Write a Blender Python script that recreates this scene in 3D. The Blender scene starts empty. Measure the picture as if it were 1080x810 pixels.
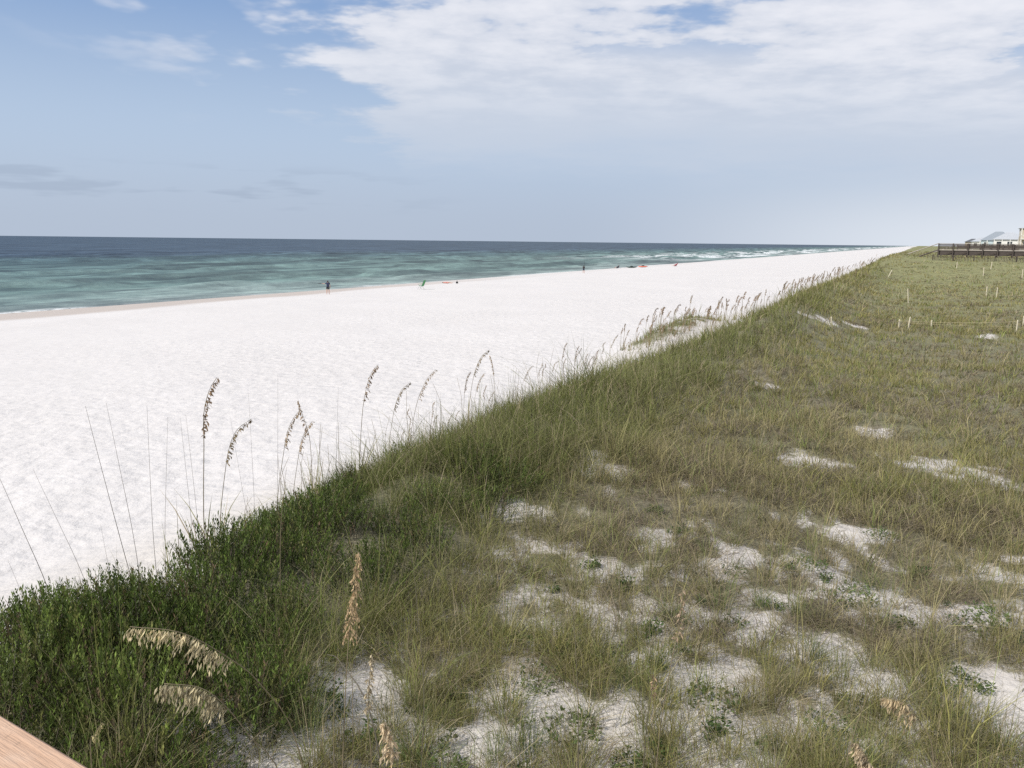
import bpy, bmesh, math, random
import numpy as np
from mathutils import Vector, Matrix
random.seed(7); R = np.random.default_rng(11)
rad = math.radians
S = bpy.context.scene
C = S.collection

# ------------------------------------------------------------------ camera
CAMZ = 7.5
F = 880.0
PITCH = math.atan((405-254.4)/F); ROLL = rad(0.64)
fwd = Vector((0, math.cos(PITCH), -math.sin(PITCH)))
r0 = Vector((1, 0, 0)); u0 = r0.cross(fwd)
rt = r0*math.cos(ROLL) + u0*math.sin(ROLL); up = rt.cross(fwd)
cd = bpy.data.cameras.new('camera'); cam = bpy.data.objects.new('camera', cd); C.objects.link(cam)
M = Matrix.Identity(4)
for i in range(3):
    M[i][0] = rt[i]; M[i][1] = up[i]; M[i][2] = -fwd[i]
M[2][3] = CAMZ
cam.matrix_world = M
cd.sensor_width = 36; cd.lens = 36*F/1080; cd.clip_start = 0.05; cd.clip_end = 40000
S.camera = cam

def ray(px, py):
    return (rt*((px-540)/F) + up*(-(py-405)/F) + fwd)
def at_depth(px, py, d):            # point at forward distance d
    return Vector((0, 0, CAMZ)) + ray(px, py)*d

AZ = rad(25.5)
U = (math.sin(AZ), math.cos(AZ)); N = (-math.cos(AZ), math.sin(AZ))
def ts(x, y): return x*U[0]+y*U[1], x*N[0]+y*N[1]
def xy(t, s): return t*U[0]+s*N[0], t*U[1]+s*N[1]

# ------------------------------------------------------------------ noise
def _h(ix, iy, seed):
    n = (ix*374761393 + iy*668265263 + seed*1442695041) & 0xffffffff
    n = ((n ^ (n >> 13))*1274126177) & 0xffffffff
    n = n ^ (n >> 16)
    return (n & 0xffff)/65535.0
def vn(x, y, seed=0):
    x = np.asarray(x, float); y = np.asarray(y, float)
    ix = np.floor(x).astype(np.int64); iy = np.floor(y).astype(np.int64)
    fx = x-ix; fy = y-iy; fx = fx*fx*(3-2*fx); fy = fy*fy*(3-2*fy)
    a = _h(ix, iy, seed); b = _h(ix+1, iy, seed); c = _h(ix, iy+1, seed); d = _h(ix+1, iy+1, seed)
    return (a*(1-fx)+b*fx)*(1-fy)+(c*(1-fx)+d*fx)*fy
def fbm(x, y, seed=0, o=3):
    v = 0; a = .5; tot = 0
    for k in range(o):
        v = v+a*vn(x*2**k+k*17.3, y*2**k-k*9.1, seed+k); tot += a; a *= .5
    return v/tot
def sm(x, a, b):
    k = np.clip((x-a)/(b-a), 0, 1); return k*k*(3-2*k)

# ------------------------------------------------------------------ terrain
PS = [-3000, 0, 3, 5.0, 6.4, 8, 10.5, 14, 30, 60, 80, 95, 200, 600, 9000]
PZ = [3.75, 3.70, 3.74, 3.90, 3.95, 3.2, 2.2, 1.6, 1.35, 0.98, -0.02, -0.9, -4, -8, -20]
def ground(x, y):
    x = np.asarray(x, float); y = np.asarray(y, float)
    t, s = ts(x, y)
    wob = (fbm(t/14.0, s*0+3, 5, 2)-.5)*1.6*sm(t, 4, 40)
    ss = s - wob*(1-sm(np.abs(s-8), 6, 14))
    z = np.interp(ss, PS, PZ)
    z = z + .20*sm(t, 7, 14)*sm(s, 2.5, 6)*(1-sm(s, 8.5, 11))
    back = 1-sm(s, 1.0, 6.5)
    z = z - back*.85*sm(t, 20, 42)*(1-sm(t, 118, 165))
    z = z + (1-sm(s, 2, 9))*1.75*sm(t, 120, 168)
    dune = 1-sm(s, 9, 14)
    z = z + dune*(fbm(x/2.6, y/2.6, 21, 3)-.5)*(.50-.25*sm(np.hypot(x, y), 15, 40)) + dune*(fbm(x/.7, y/.7, 31, 2)-.5)*.09
    z = z + sm(s, 11, 15)*(1-sm(s, 60, 78))*((fbm(x/5, y/5, 41, 3)-.5)*.22)
    # low grassy mound on the beach side
    dt = (t-47)/9; ds = (s-11.6)/2.0
    z = z + 1.2*np.exp(-dt*dt-ds*ds)
    return z
def gz(x, y): return float(ground(x, y))
def hit(px, py):                     # where the view ray of a photo pixel meets the ground
    d = ray(px, py); k = 2.0
    while k < 3000:
        p = d*k
        if CAMZ+p.z < gz(p.x, p.y): break
        k *= 1.02
    a, b = k/1.02, k
    for _ in range(20):
        m = (a+b)/2; p = d*m
        if CAMZ+p.z < gz(p.x, p.y): b = m
        else: a = m
    p = d*b
    return Vector((p.x, p.y, gz(p.x, p.y)))

PATCH = []                           # bare sand patches (centre, radii in metres, strength)
for px, py, rx, ry in [(625,488,34,13),(600,440,26,9),(560,540,40,12),(690,568,50,12),(820,548,46,16),(868,492,52,9),
                       (930,456,30,7),(1005,494,50,7),(850,600,60,12),(1050,640,50,22),(1040,745,90,45),(600,745,100,40),
                       (545,700,60,22),(400,725,70,24),(250,735,60,28),(300,790,90,30),(895,341,30,4),(868,337,12,3),(1040,355,14,3),
                       (815,408,16,4),(700,352,50,6),(760,700,60,18),(880,790,90,20),(690,640,40,14),(1070,590,30,10),(640,600,30,14),(910,565,40,9)]:
    c = hit(px, py); e = hit(px+rx, py); g = hit(px, py-ry)
    if py < 360: rx_, ry_ = min((e-c).length, .8), min((g-c).length, .8); PATCH.append((c.x, c.y, rx_, ry_)); continue
    PATCH.append((c.x, c.y, max((e-c).length*.9, .15), max((g-c).length*(.9-.5*min(1, max(0, (c.y-14)/20))), .15)))
def cover(x, y):
    x = np.asarray(x, float); y = np.asarray(y, float)
    t, s = ts(x, y); r = np.hypot(x, y)
    n = fbm(x/.62, y/.62, 77, 3)
    n1 = fbm(x/2.3, y/2.3, 97, 2)
    n2 = fbm(x/9, y/9, 87, 2)
    base = .10 + .32*sm(r, 7.5, 17)
    nf = fbm(x/.24, y/.24, 107, 2)
    c = np.maximum(sm(n*.45 + n1*.17 + nf*.38 + base + (n2-.5)*.2, .43, .70), .07)
    crest = sm(s, 3.2, 4.8)*(1-sm(s, 7.6, 9.0))
    c = np.maximum(c, crest)
    for (cx, cy, rx, ry) in PATCH:
        ang = math.atan2(cx, cy); ca, sa = math.cos(ang), math.sin(ang)
        dx = (x-cx)*ca-(y-cy)*sa; dy = (x-cx)*sa+(y-cy)*ca
        q = np.sqrt((dx/rx)**2+(dy/ry)**2) + (n-.5)*2.6 + (nf-.5)*1.4
        c = c*(.10+.90*sm(q, .15, 1.0))
    mound = np.exp(-((t-47)/9)**2-((s-12.0)/1.9)**2)
    beach = 1-sm(s, 7.6, 9.2)
    return np.maximum(c*beach, sm(mound, .3, .65)*sm(n, .25, .5))

# ------------------------------------------------------------------ materials
def newmat(name):
    m = bpy.data.materials.new(name); m.use_nodes = True
    nt = m.node_tree; nt.nodes.clear()
    return m, nt, nt.nodes, nt.links
def node(ns, typ, **kw):
    n = ns.new(typ)
    for k, v in kw.items():
        if k.startswith('i_'): n.inputs[k[2:].replace('_', ' ')].default_value = v
        else: setattr(n, k, v)
    return n
def mixc(ns, ln, fac, a, b, blend='MIX'):
    m = ns.new('ShaderNodeMix'); m.data_type = 'RGBA'; m.blend_type = blend
    for sock, v in ((m.inputs[0], fac), (m.inputs[6], a), (m.inputs[7], b)):
        if isinstance(v, bpy.types.NodeSocket): ln.new(v, sock)
        elif isinstance(v, (int, float)): sock.default_value = v
        else: sock.default_value = (*v, 1)
    return m.outputs[2]
def mth(ns, ln, op, a, b=0.0, clamp=False):
    m = ns.new('ShaderNodeMath'); m.operation = op; m.use_clamp = clamp
    for sock, v in ((m.inputs[0], a), (m.inputs[1], b)):
        if isinstance(v, bpy.types.NodeSocket): ln.new(v, sock)
        else: sock.default_value = v
    return m.outputs[0]
def mrange(ns, ln, v, a, b, c=0.0, d=1.0, smooth=True):
    m = ns.new('ShaderNodeMapRange'); m.interpolation_type = 'SMOOTHSTEP' if smooth else 'LINEAR'
    ln.new(v, m.inputs[0])
    for i, q in ((1, a), (2, b), (3, c), (4, d)): m.inputs[i].default_value = q
    return m.outputs[0]
def noise(ns, ln, vec, scale, detail=4, rough=.55, mapping=None):
    if mapping:
        mp = ns.new('ShaderNodeMapping'); mp.inputs['Scale'].default_value = mapping; ln.new(vec, mp.inputs[0]); vec = mp.outputs[0]
    n = ns.new('ShaderNodeTexNoise'); n.inputs['Scale'].default_value = scale; n.inputs['Detail'].default_value = detail
    n.inputs['Roughness'].default_value = rough; ln.new(vec, n.inputs['Vector'])
    return n.outputs[0]

def plain(name, col, rough=.7, var=.18, scale=20, metal=0):
    m, nt, ns, ln = newmat(name)
    out = ns.new('ShaderNodeOutputMaterial'); p = ns.new('ShaderNodeBsdfPrincipled')
    tc = ns.new('ShaderNodeTexCoord'); n = noise(ns, ln, tc.outputs['Object'], scale)
    c = mixc(ns, ln, n, tuple(v*(1-var) for v in col), tuple(min(1, v*(1+var)) for v in col))
    ln.new(c, p.inputs['Base Color']); p.inputs['Roughness'].default_value = rough; p.inputs['Metallic'].default_value = metal
    ln.new(p.outputs[0], out.inputs[0]); return m

def leafmat(name, trans=.25, tint=(1, 1, 1), rough=.6):
    m, nt, ns, ln = newmat(name)
    out = ns.new('ShaderNodeOutputMaterial'); p = ns.new('ShaderNodeBsdfPrincipled'); tr = ns.new('ShaderNodeBsdfTranslucent')
    at = ns.new('ShaderNodeAttribute'); at.attribute_name = 'col'
    oi = ns.new('ShaderNodeObjectInfo')
    f = mrange(ns, ln, oi.outputs['Random'], 0, 1, .8, 1.2, False)
    hs = ns.new('ShaderNodeHueSaturation'); ln.new(at.outputs['Color'], hs.inputs['Color']); ln.new(f, hs.inputs['Value'])
    c = mixc(ns, ln, 1.0, hs.outputs[0], tint, 'MULTIPLY')
    ln.new(c, p.inputs['Base Color']); ln.new(c, tr.inputs['Color'])
    p.inputs['Roughness'].default_value = rough; p.inputs['Specular IOR Level'].default_value = .25
    mx = ns.new('ShaderNodeMixShader'); mx.inputs[0].default_value = trans
    ln.new(p.outputs[0], mx.inputs[1]); ln.new(tr.outputs[0], mx.inputs[2]); ln.new(mx.outputs[0], out.inputs[0])
    return m

def sandmat():
    m, nt, ns, ln = newmat('sand_ground')
    out = ns.new('ShaderNodeOutputMaterial'); p = ns.new('ShaderNodeBsdfPrincipled')
    geo = ns.new('ShaderNodeNewGeometry'); P = geo.outputs['Position']
    at = ns.new('ShaderNodeAttribute'); at.attribute_name = 'col'
    sep = ns.new('ShaderNodeSeparateColor'); ln.new(at.outputs['Color'], sep.inputs[0])
    cov, wet, dune = sep.outputs[0], sep.outputs[1], sep.outputs[2]
    n1 = noise(ns, ln, P, 1.6, 3); n2 = noise(ns, ln, P, 26, 3, .7); n3 = noise(ns, ln, P, .12, 2)
    beach = mixc(ns, ln, n3, (.60, .572, .55), (.675, .648, .626))
    beach = mixc(ns, ln, mrange(ns, ln, n1, .35, .7), mixc(ns, ln, .3, beach, (.54, .52, .50)), beach)
    inl = mixc(ns, ln, n2, (.47, .435, .395), (.64, .605, .565))
    c = mixc(ns, ln, dune, beach, inl)
    wetc = mixc(ns, ln, n1, (.42, .37, .33), (.50, .45, .41))
    c = mixc(ns, ln, wet, c, wetc)
    # plant litter and short ground cover under the grass
    n4 = noise(ns, ln, P, 9, 4, .75); n5 = noise(ns, ln, P, .5, 2)
    n6 = noise(ns, ln, P, 42, 2, .8)
    lit = mixc(ns, ln, mrange(ns, ln, n4, .3, .7), (.085, .075, .045), (.27, .235, .15))
    lit = mixc(ns, ln, mrange(ns, ln, n6, .35, .65), mixc(ns, ln, .5, lit, (.07, .075, .03)), lit)
    lit = mixc(ns, ln, mth(ns, ln, 'MULTIPLY', mrange(ns, ln, n5, .35, .65), .5), lit, (.13, .14, .055))
    sxp = ns.new('ShaderNodeSeparateXYZ'); ln.new(P, sxp.inputs[0])
    farf = mrange(ns, ln, sxp.outputs[1], 22, 95)
    n7 = noise(ns, ln, P, 1.3, 3, .7)
    lit = mixc(ns, ln, farf, lit, mixc(ns, ln, mrange(ns, ln, n7, .3, .7), (.13, .135, .045), (.25, .245, .10)))
    sp = mth(ns, ln, 'ADD', cov, mth(ns, ln, 'MULTIPLY', mth(ns, ln, 'SUBTRACT', n4, .5), 2.0))
    k = mth(ns, ln, 'MAXIMUM', mth(ns, ln, 'MAXIMUM', mrange(ns, ln, sp, .52, 1.05), mrange(ns, ln, cov, .80, 1.0)), mth(ns, ln, 'MULTIPLY', farf, mrange(ns, ln, sp, .35, .7)))
    c = mixc(ns, ln, mth(ns, ln, 'MULTIPLY', k, .92), c, lit)
    v = ns.new('ShaderNodeTexVoronoi'); v.inputs['Scale'].default_value = 16; ln.new(P, v.inputs['Vector'])
    spk = mrange(ns, ln, v.outputs['Distance'], .05, .16, 1, 0)
    spk = mth(ns, ln, 'MULTIPLY', mth(ns, ln, 'MULTIPLY', spk, dune), mrange(ns, ln, noise(ns, ln, P, 2.2), .42, .58))
    c = mixc(ns, ln, mth(ns, ln, 'MULTIPLY', spk, .75), c, (.10, .085, .055))
    ln.new(c, p.inputs['Base Color'])
    p.inputs['Roughness'].default_value = .9; p.inputs['Specular IOR Level'].default_value = .15
    # trampled-sand relief
    vo = ns.new('ShaderNodeTexVoronoi'); vo.feature = 'SMOOTH_F1'; vo.inputs['Scale'].default_value = 1.6; vo.inputs['Smoothness'].default_value = .6
    wv = ns.new('ShaderNodeVectorMath'); wv.operation = 'ADD'; nn = ns.new('ShaderNodeTexNoise'); nn.inputs['Scale'].default_value = 1.3; ln.new(P, nn.inputs['Vector'])
    ln.new(P, wv.inputs[0]); ln.new(nn.outputs['Color'], wv.inputs[1]); ln.new(wv.outputs[0], vo.inputs['Vector'])
    hgt = mth(ns, ln, 'MULTIPLY', vo.outputs['Distance'], .75)
    hgt = mth(ns, ln, 'ADD', hgt, mth(ns, ln, 'MULTIPLY', noise(ns, ln, P, 2.8, 4, .6), .9))
    hgt = mth(ns, ln, 'ADD', hgt, mth(ns, ln, 'MULTIPLY', noise(ns, ln, P, 24, 2, .6), .06))
    b = ns.new('ShaderNodeBump'); b.inputs['Distance'].default_value = .16
    ln.new(mth(ns, ln, 'SUBTRACT', .60, mth(ns, ln, 'MULTIPLY', at.outputs['Alpha'], .46)), b.inputs['Strength'])
    ln.new(hgt, b.inputs['Height']); ln.new(b.outputs[0], p.inputs['Normal'])
    ln.new(p.outputs[0], out.inputs[0]); return m

def seamat():                        # object space: x along the shore, y away from it
    m, nt, ns, ln = newmat('sea_water')
    out = ns.new('ShaderNodeOutputMaterial')
    tc = ns.new('ShaderNodeTexCoord'); P = tc.outputs['Object']
    sx = ns.new('ShaderNodeSeparateXYZ'); ln.new(P, sx.inputs[0]); T, SS = sx.outputs[0], sx.outputs[1]
    big = noise(ns, ln, P, .006, 4, .6, (.35, 1.6, 1)); mid = noise(ns, ln, P, .05, 5, .65, (.30, 1.4, 1)); fin = noise(ns, ln, P, .35, 5, .7, (.35, 1, 1))
    d = mth(ns, ln, 'ADD', SS, mth(ns, ln, 'MULTIPLY', mth(ns, ln, 'SUBTRACT', big, .5), 160))
    k1 = mrange(ns, ln, d, 78, 110); k2 = mrange(ns, ln, d, 110, 230); k3 = mrange(ns, ln, d, 190, 330)
    c = mixc(ns, ln, k1, (.27, .33, .30), (.150, .228, .198))
    c = mixc(ns, ln, k2, c, (.092, .155, .150))
    c = mixc(ns, ln, k3, c, (.056, .084, .116))
    mi2 = noise(ns, ln, P, .085, 6, .75)
    ms = mth(ns, ln, 'MULTIPLY', mrange(ns, ln, mid, .42, .60, 1.15, .52), mrange(ns, ln, mi2, .40, .62, 1.12, .72))
    fs = mrange(ns, ln, fin, .35, .68, 1.15, .74)
    wl = mth(ns, ln, 'MULTIPLY', mrange(ns, ln, noise(ns, ln, P, .13, 3, .55, (.16, 1, 1)), .55, .64, 1.0, .60), mrange(ns, ln, noise(ns, ln, P, .05, 3, .55, (.2, 1, 1)), .56, .63, 1.0, .68))  # dark wave lines put into the colour, standing in for shaded wave faces
    g = mth(ns, ln, 'MULTIPLY', mth(ns, ln, 'MULTIPLY', ms, fs), wl)
    cc = ns.new('ShaderNodeVectorMath'); cc.operation = 'SCALE'; ln.new(c, cc.inputs[0]); ln.new(g, cc.inputs['Scale'])
    # foam
    fn = noise(ns, ln, P, .045, 4, .6, (.45, 1.5, 1)); ff = noise(ns, ln, P, .8, 5, .75)
    surf = mrange(ns, ln, T, 300, 480)
    band = mth(ns, ln, 'MULTIPLY', mrange(ns, ln, SS, 84, 92), mrange(ns, ln, SS, 118, 175, 1, 0))
    fo = mth(ns, ln, 'MULTIPLY', mth(ns, ln, 'MULTIPLY', mrange(ns, ln, fn, .47, .55), band), surf)
    edge_n = noise(ns, ln, P, .05, 3, .5, (1, .0, 1))
    e = mth(ns, ln, 'SUBTRACT', SS, mth(ns, ln, 'MULTIPLY', edge_n, 5.0))
    lap = mth(ns, ln, 'MULTIPLY', mrange(ns, ln, e, 77.6, 80.0, 1, 0), mrange(ns, ln, noise(ns, ln, P, .03, 3, .6, (1, .1, 1)), .45, .62, .12, .85))
    fo = mth(ns, ln, 'MAXIMUM', fo, lap)
    fo = mth(ns, ln, 'MULTIPLY', fo, mrange(ns, ln, ff, .36, .55))
    sp = mth(ns, ln, 'MULTIPLY', mrange(ns, ln, noise(ns, ln, P, .16, 3, .6, (.5, 1.4, 1)), .735, .76), mrange(ns, ln, SS, 85, 140, .9, .5))
    fo = mth(ns, ln, 'MAXIMUM', fo, sp)
    col = mixc(ns, ln, fo, cc.outputs[0], (.82, .84, .84))
    b = ns.new('ShaderNodeBump'); b.inputs['Strength'].default_value = .8; b.inputs['Distance'].default_value = .5
    hh = mth(ns, ln, 'ADD', noise(ns, ln, P, .5, 6, .65, (.5, 1, 1)), mth(ns, ln, 'MULTIPLY', mid, 1.2))
    ln.new(hh, b.inputs['Height'])
    df = ns.new('ShaderNodeBsdfDiffuse'); ln.new(col, df.inputs[0]); ln.new(b.outputs[0], df.inputs['Normal'])
    gl = ns.new('ShaderNodeBsdfGlossy'); gl.inputs['Roughness'].default_value = .32; ln.new(b.outputs[0], gl.inputs['Normal']); gl.inputs[0].default_value = (.8, .88, .95, 1)
    mx = ns.new('ShaderNodeMixShader')
    ln.new(mth(ns, ln, 'MULTIPLY', mth(ns, ln, 'SUBTRACT', 1.0, fo), .16), mx.inputs[0])
    ln.new(df.outputs[0], mx.inputs[1]); ln.new(gl.outputs[0], mx.inputs[2]); ln.new(mx.outputs[0], out.inputs[0])
    return m

MAT = dict(
    grass=leafmat('dune_grass_blades', .28), shrub=leafmat('shrub_leaves', .18, rough=.5), herb=leafmat('herb_leaves', .2, rough=.5),
    oat=leafmat('sea_oat_straw', .25), stem=plain('dry_stem', (.20, .16, .095)), darkstem=plain('weathered_stem', (.10, .085, .06)),
    stake=plain('weathered_stake', (.62, .56, .42), scale=8), rope=plain('twine', (.42, .37, .22)),
    board=plain('old_brown_timber', (.072, .056, .048), scale=3, var=.4), board_l=plain('grey_timber', (.36, .32, .28), scale=3, var=.3),
    skin=plain('skin', (.50, .28, .20)), navy=plain('navy_cloth', (.018, .022, .065)), black=plain('black_cloth', (.010, .010, .012)),
    green=plain('green_chair_fabric', (.07, .30, .11)), metal=plain('chair_metal', (.30, .31, .32), rough=.4, metal=.7),
    red=plain('red_fabric', (.42, .03, .05)), pink=plain('pink_cloth', (.62, .26, .22)), coral=plain('coral_shell', (.72, .20, .13), rough=.4),
    dgreen=plain('dark_green_shell', (.05, .085, .07), rough=.4), hair=plain('dark_hair', (.03, .022, .018)),
    wwhite=plain('white_siding', (.74, .73, .68), scale=2, var=.06), wtan=plain('tan_siding', (.46, .40, .30), scale=2, var=.08),
    wblue=plain('pale_blue_siding', (.42, .50, .52), scale=2, var=.06), roofb=plain('blue_grey_roof', (.24, .27, .30), scale=2),
    roofw=plain('pale_metal_roof', (.42, .44, .46), scale=2, rough=.4), roofd=plain('dark_grey_roof', (.10, .105, .115), scale=2),
    glass=plain('dark_window_glass', (.025, .035, .04), rough=.1), rod=plain('rod_graphite', (.02, .02, .02), rough=.4),
)

# painted handrail
def railmat():
    m, nt, ns, ln = newmat('painted_handrail')
    out = ns.new('ShaderNodeOutputMaterial'); p = ns.new('ShaderNodeBsdfPrincipled')
    tc = ns.new('ShaderNodeTexCoord'); P = tc.outputs['Object']
    gr = mrange(ns, ln, noise(ns, ln, P, 55, 5, .7, (.07, 1, 1)), .32, .66); bl = noise(ns, ln, P, 9, 4); sp = noise(ns, ln, P, 90, 3)
    c = mixc(ns, ln, gr, (.50, .32, .21), (.57, .38, .26))
    c = mixc(ns, ln, mth(ns, ln, 'MULTIPLY', mrange(ns, ln, bl, .50, .70), .5), c, (.62, .48, .37))
    c = mixc(ns, ln, mth(ns, ln, 'MULTIPLY', mrange(ns, ln, sp, .64, .72), .4), c, (.25, .17, .12))
    ln.new(c, p.inputs['Base Color']); p.inputs['Roughness'].default_value = .7
    b = ns.new('ShaderNodeBump'); b.inputs['Strength'].default_value = .4; b.inputs['Distance'].default_value = .004
    ln.new(gr, b.inputs['Height']); ln.new(b.outputs[0], p.inputs['Normal']); ln.new(p.outputs[0], out.inputs[0]); return m
MAT['rail'] = railmat()

# ------------------------------------------------------------------ object helpers
def npmesh(name, V, loops, starts, mat, col=None, smooth=False):
    me = bpy.data.meshes.new(name)
    me.vertices.add(len(V)); me.vertices.foreach_set('co', np.ascontiguousarray(V, np.float32).ravel())
    me.loops.add(len(loops)); me.loops.foreach_set('vertex_index', np.ascontiguousarray(loops, np.int32))
    me.polygons.add(len(starts)); me.polygons.foreach_set('loop_start', np.ascontiguousarray(starts, np.int32))
    if smooth: me.polygons.foreach_set('use_smooth', np.ones(len(starts), bool))
    me.update(calc_edges=True)
    if col is not None:
        a = me.color_attributes.new('col', 'FLOAT_COLOR', 'POINT')
        cc = np.ones((len(V), 4), np.float32); cc[:, :col.shape[1]] = col; a.data.foreach_set('color', cc.ravel())
    me.materials.append(mat)
    return me
def link(name, me, parent=None):
    o = bpy.data.objects.new(name, me); C.objects.link(o)
    if parent: o.parent = parent
    return o
def tag(o, label=None, cat=None, group=None, kind=None):
    if label: o['label'] = label
    if cat: o['category'] = cat
    if group: o['group'] = group
    if kind: o['kind'] = kind
    return o
def thing(name, label, cat, loc=(0, 0, 0), rz=0, group=None):
    o = bpy.data.objects.new(name, None); C.objects.link(o); o.empty_display_size = .2
    o.location = loc; o.rotation_euler = (0, 0, rz)
    return tag(o, label, cat, group)
def dup(root, loc, rz, scale=1, label=None, group=None, tilt=(0, 0)):
    r = root.copy(); C.objects.link(r); r.location = loc; r.rotation_euler = (tilt[0], tilt[1], rz); r.scale = (scale,)*3
    if label: r['label'] = label
    if group: r['group'] = group
    for ch in list(root.children):
        c = ch.copy(); C.objects.link(c); c.parent = r
        for g in ch.children:
            d = g.copy(); C.objects.link(d); d.parent = c
    return r

class BM:
    def __init__(s): s.b = bmesh.new()
    def box(s, cx, cy, cz, sx, sy, sz, rot=None, bev=0):
        m = Matrix.Translation((cx, cy, cz)) @ (rot or Matrix.Identity(4)) @ Matrix.Diagonal((sx, sy, sz, 1))
        g = bmesh.ops.create_cube(s.b, size=1, matrix=m)
        if bev:
            es = list({e for v in g['verts'] for e in v.link_edges}); bmesh.ops.bevel(s.b, geom=es, offset=bev, segments=2, affect='EDGES')
        return s
    def tube(s, pts, rads, n=8):
        pts = [Vector(p) for p in pts]; rings = []
        if isinstance(rads, (int, float)): rads = [rads]*len(pts)
        for i, p in enumerate(pts):
            d = (pts[min(i+1, len(pts)-1)]-pts[max(i-1, 0)]).normalized()
            a = d.cross(Vector((0, 0, 1)) if abs(d.z) < .9 else Vector((1, 0, 0))).normalized(); b = d.cross(a)
            rings.append([s.b.verts.new(p+(a*math.cos(2*math.pi*k/n)+b*math.sin(2*math.pi*k/n))*rads[i]) for k in range(n)])
        for A, B in zip(rings, rings[1:]):
            for k in range(n): s.b.faces.new((A[k], A[(k+1) % n], B[(k+1) % n], B[k]))
        s.b.faces.new(rings[0][::-1]); s.b.faces.new(rings[-1])
        return s
    def poly(s, pts, faces):
        vs = [s.b.verts.new(p) for p in pts]
        for f in faces: s.b.faces.new([vs[i] for i in f])
        return s
    def out(s, name, mat, parent=None, smooth=False):
        bmesh.ops.recalc_face_normals(s.b, faces=s.b.faces)
        me = bpy.data.meshes.new(name); s.b.to_mesh(me); s.b.free(); me.materials.append(mat)
        if smooth:
            for p in me.polygons: p.use_smooth = True
        return link(name, me, parent)

def grid_faces(nu, nv, wrap=False):
    a = np.arange(nu*nv).reshape(nu, nv)
    if wrap: a = np.concatenate([a, a[:1]], 0)
    q = np.stack([a[:-1, :-1], a[1:, :-1], a[1:, 1:], a[:-1, 1:]], -1).reshape(-1, 4)
    return q.ravel(), np.arange(len(q))*4

# ------------------------------------------------------------------ ground sheet
azf = np.arange(-62, 62.01, .3); azb = np.arange(65, 297, 4.0)
az = np.radians(np.concatenate([azf, azb])); rr = np.concatenate([[.05], .6*1.0165**np.arange(0, 600)]); rr = rr[rr < 9500]
A, RR = np.meshgrid(az, rr, indexing='ij')
X = np.sin(A)*RR; Y = np.cos(A)*RR; Z = ground(X, Y)
t_, s_ = ts(X, Y)
cov = cover(X, Y)
wob = (fbm(t_/30, s_*0, 3, 2)-.5)*9
wet = sm(s_+wob, 67, 70.5)*(1-.85*sm(t_, 90, 170))
dune = 1-sm(s_, 11, 15)
col = np.stack([cov, wet, dune, sm(s_+(fbm(t_/12, s_/12, 13, 2)-.5)*24, 18, 56)], -1).reshape(-1, 4)
lo, st = grid_faces(*X.shape, wrap=True)
me = npmesh('ground', np.stack([X, Y, Z], -1).reshape(-1, 3), lo.reshape(-1, 4)[:, ::-1].ravel(), st, sandmat(), col, True)
tag(link('ground', me), kind='structure')

# ------------------------------------------------------------------ sea
az = np.radians(np.arange(-62, 40, .3)); rr = 55*1.0062**np.arange(0, 900); rr = np.append(rr[rr < 12000], [16000, 22000, 30000])
A, RR = np.meshgrid(az, rr, indexing='ij'); X = np.sin(A)*RR; Y = np.cos(A)*RR
t_, s_ = ts(X, Y)
keep_s = np.maximum(s_, 70)
ph = s_ + (fbm(t_/60, s_/60, 9, 2)-.5)*22
amp = .75*sm(s_, 80, 96)*(1-sm(s_, 260, 420))*sm(fbm(t_/26, s_/13, 19, 2), .38, .62)
sw = np.sin(ph/12.5*2*math.pi); sw = np.where(sw > 0, sw**1.6 if False else np.abs(sw)**1.6, -np.abs(sw)*.35)
Z = amp*sw + .10*(fbm(t_/5, s_/2.6, 29, 3)-.5)*sm(s_, 80, 90)*(1-sm(RR, 300, 700)) - 1.2*(1-sm(s_, 68, 74))
Z = np.where(s_ < 70, -1.5, Z)
V = np.stack([t_, s_, Z], -1).reshape(-1, 3)
lo, st = grid_faces(*X.shape)
q = lo.reshape(-1, 4); ok = (s_.ravel()[q].max(1) > 66); q = q[ok]
me = npmesh('sea', V, q.ravel(), np.arange(len(q))*4, seamat(), None, True)
o = link('sea', me); tag(o, kind='structure')
# local x = along the shore, local y = out to sea (mirrored frame keeps them readable)
o.matrix_world = Matrix(((U[0], N[0], 0, 0), (U[1], N[1], 0, 0), (0, 0, 1, 0), (0, 0, 0, 1)))

# ------------------------------------------------------------------ blades
def blades(base, h, phi, lean, w, psi, colr, tip=None, droop=None):
    n = len(h); d = np.stack([np.cos(phi), np.sin(phi), np.zeros(n)], -1); sd = np.stack([np.cos(psi), np.sin(psi), np.zeros(n)], -1)
    if droop is None: droop = np.zeros(n)
    P = []
    for u, ww in ((0, .8), (.4, 1.0), (.75, .62), (1, 0)):
        c = base + d*(lean*h*(u**1.7))[:, None]; c[:, 2] += h*(u*(1-.28*np.minimum(lean, 1.6)*u) - droop*u**3)
        if ww: P += [c-sd*(w*ww*.5)[:, None], c+sd*(w*ww*.5)[:, None]]
        else: P += [c]
    V = np.stack(P, 1).reshape(-1, 3)
    i = np.arange(n)[:, None]*7
    L = (i+np.array([[0, 1, 3, 2, 2, 3, 5, 4, 4, 5, 6]])).ravel()
    Sx = (np.arange(n)[:, None]*11+np.array([[0, 4, 8]])).ravel()
    cc = np.repeat(colr[:, None, :], 7, 1)
    if tip is not None:
        k = np.array([0, 0, .15, .15, .5, .5, 1])[None, :, None]; cc = cc*(1-k)+tip[:, None, :]*k
    return V, L, Sx, cc.reshape(-1, 3)

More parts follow.
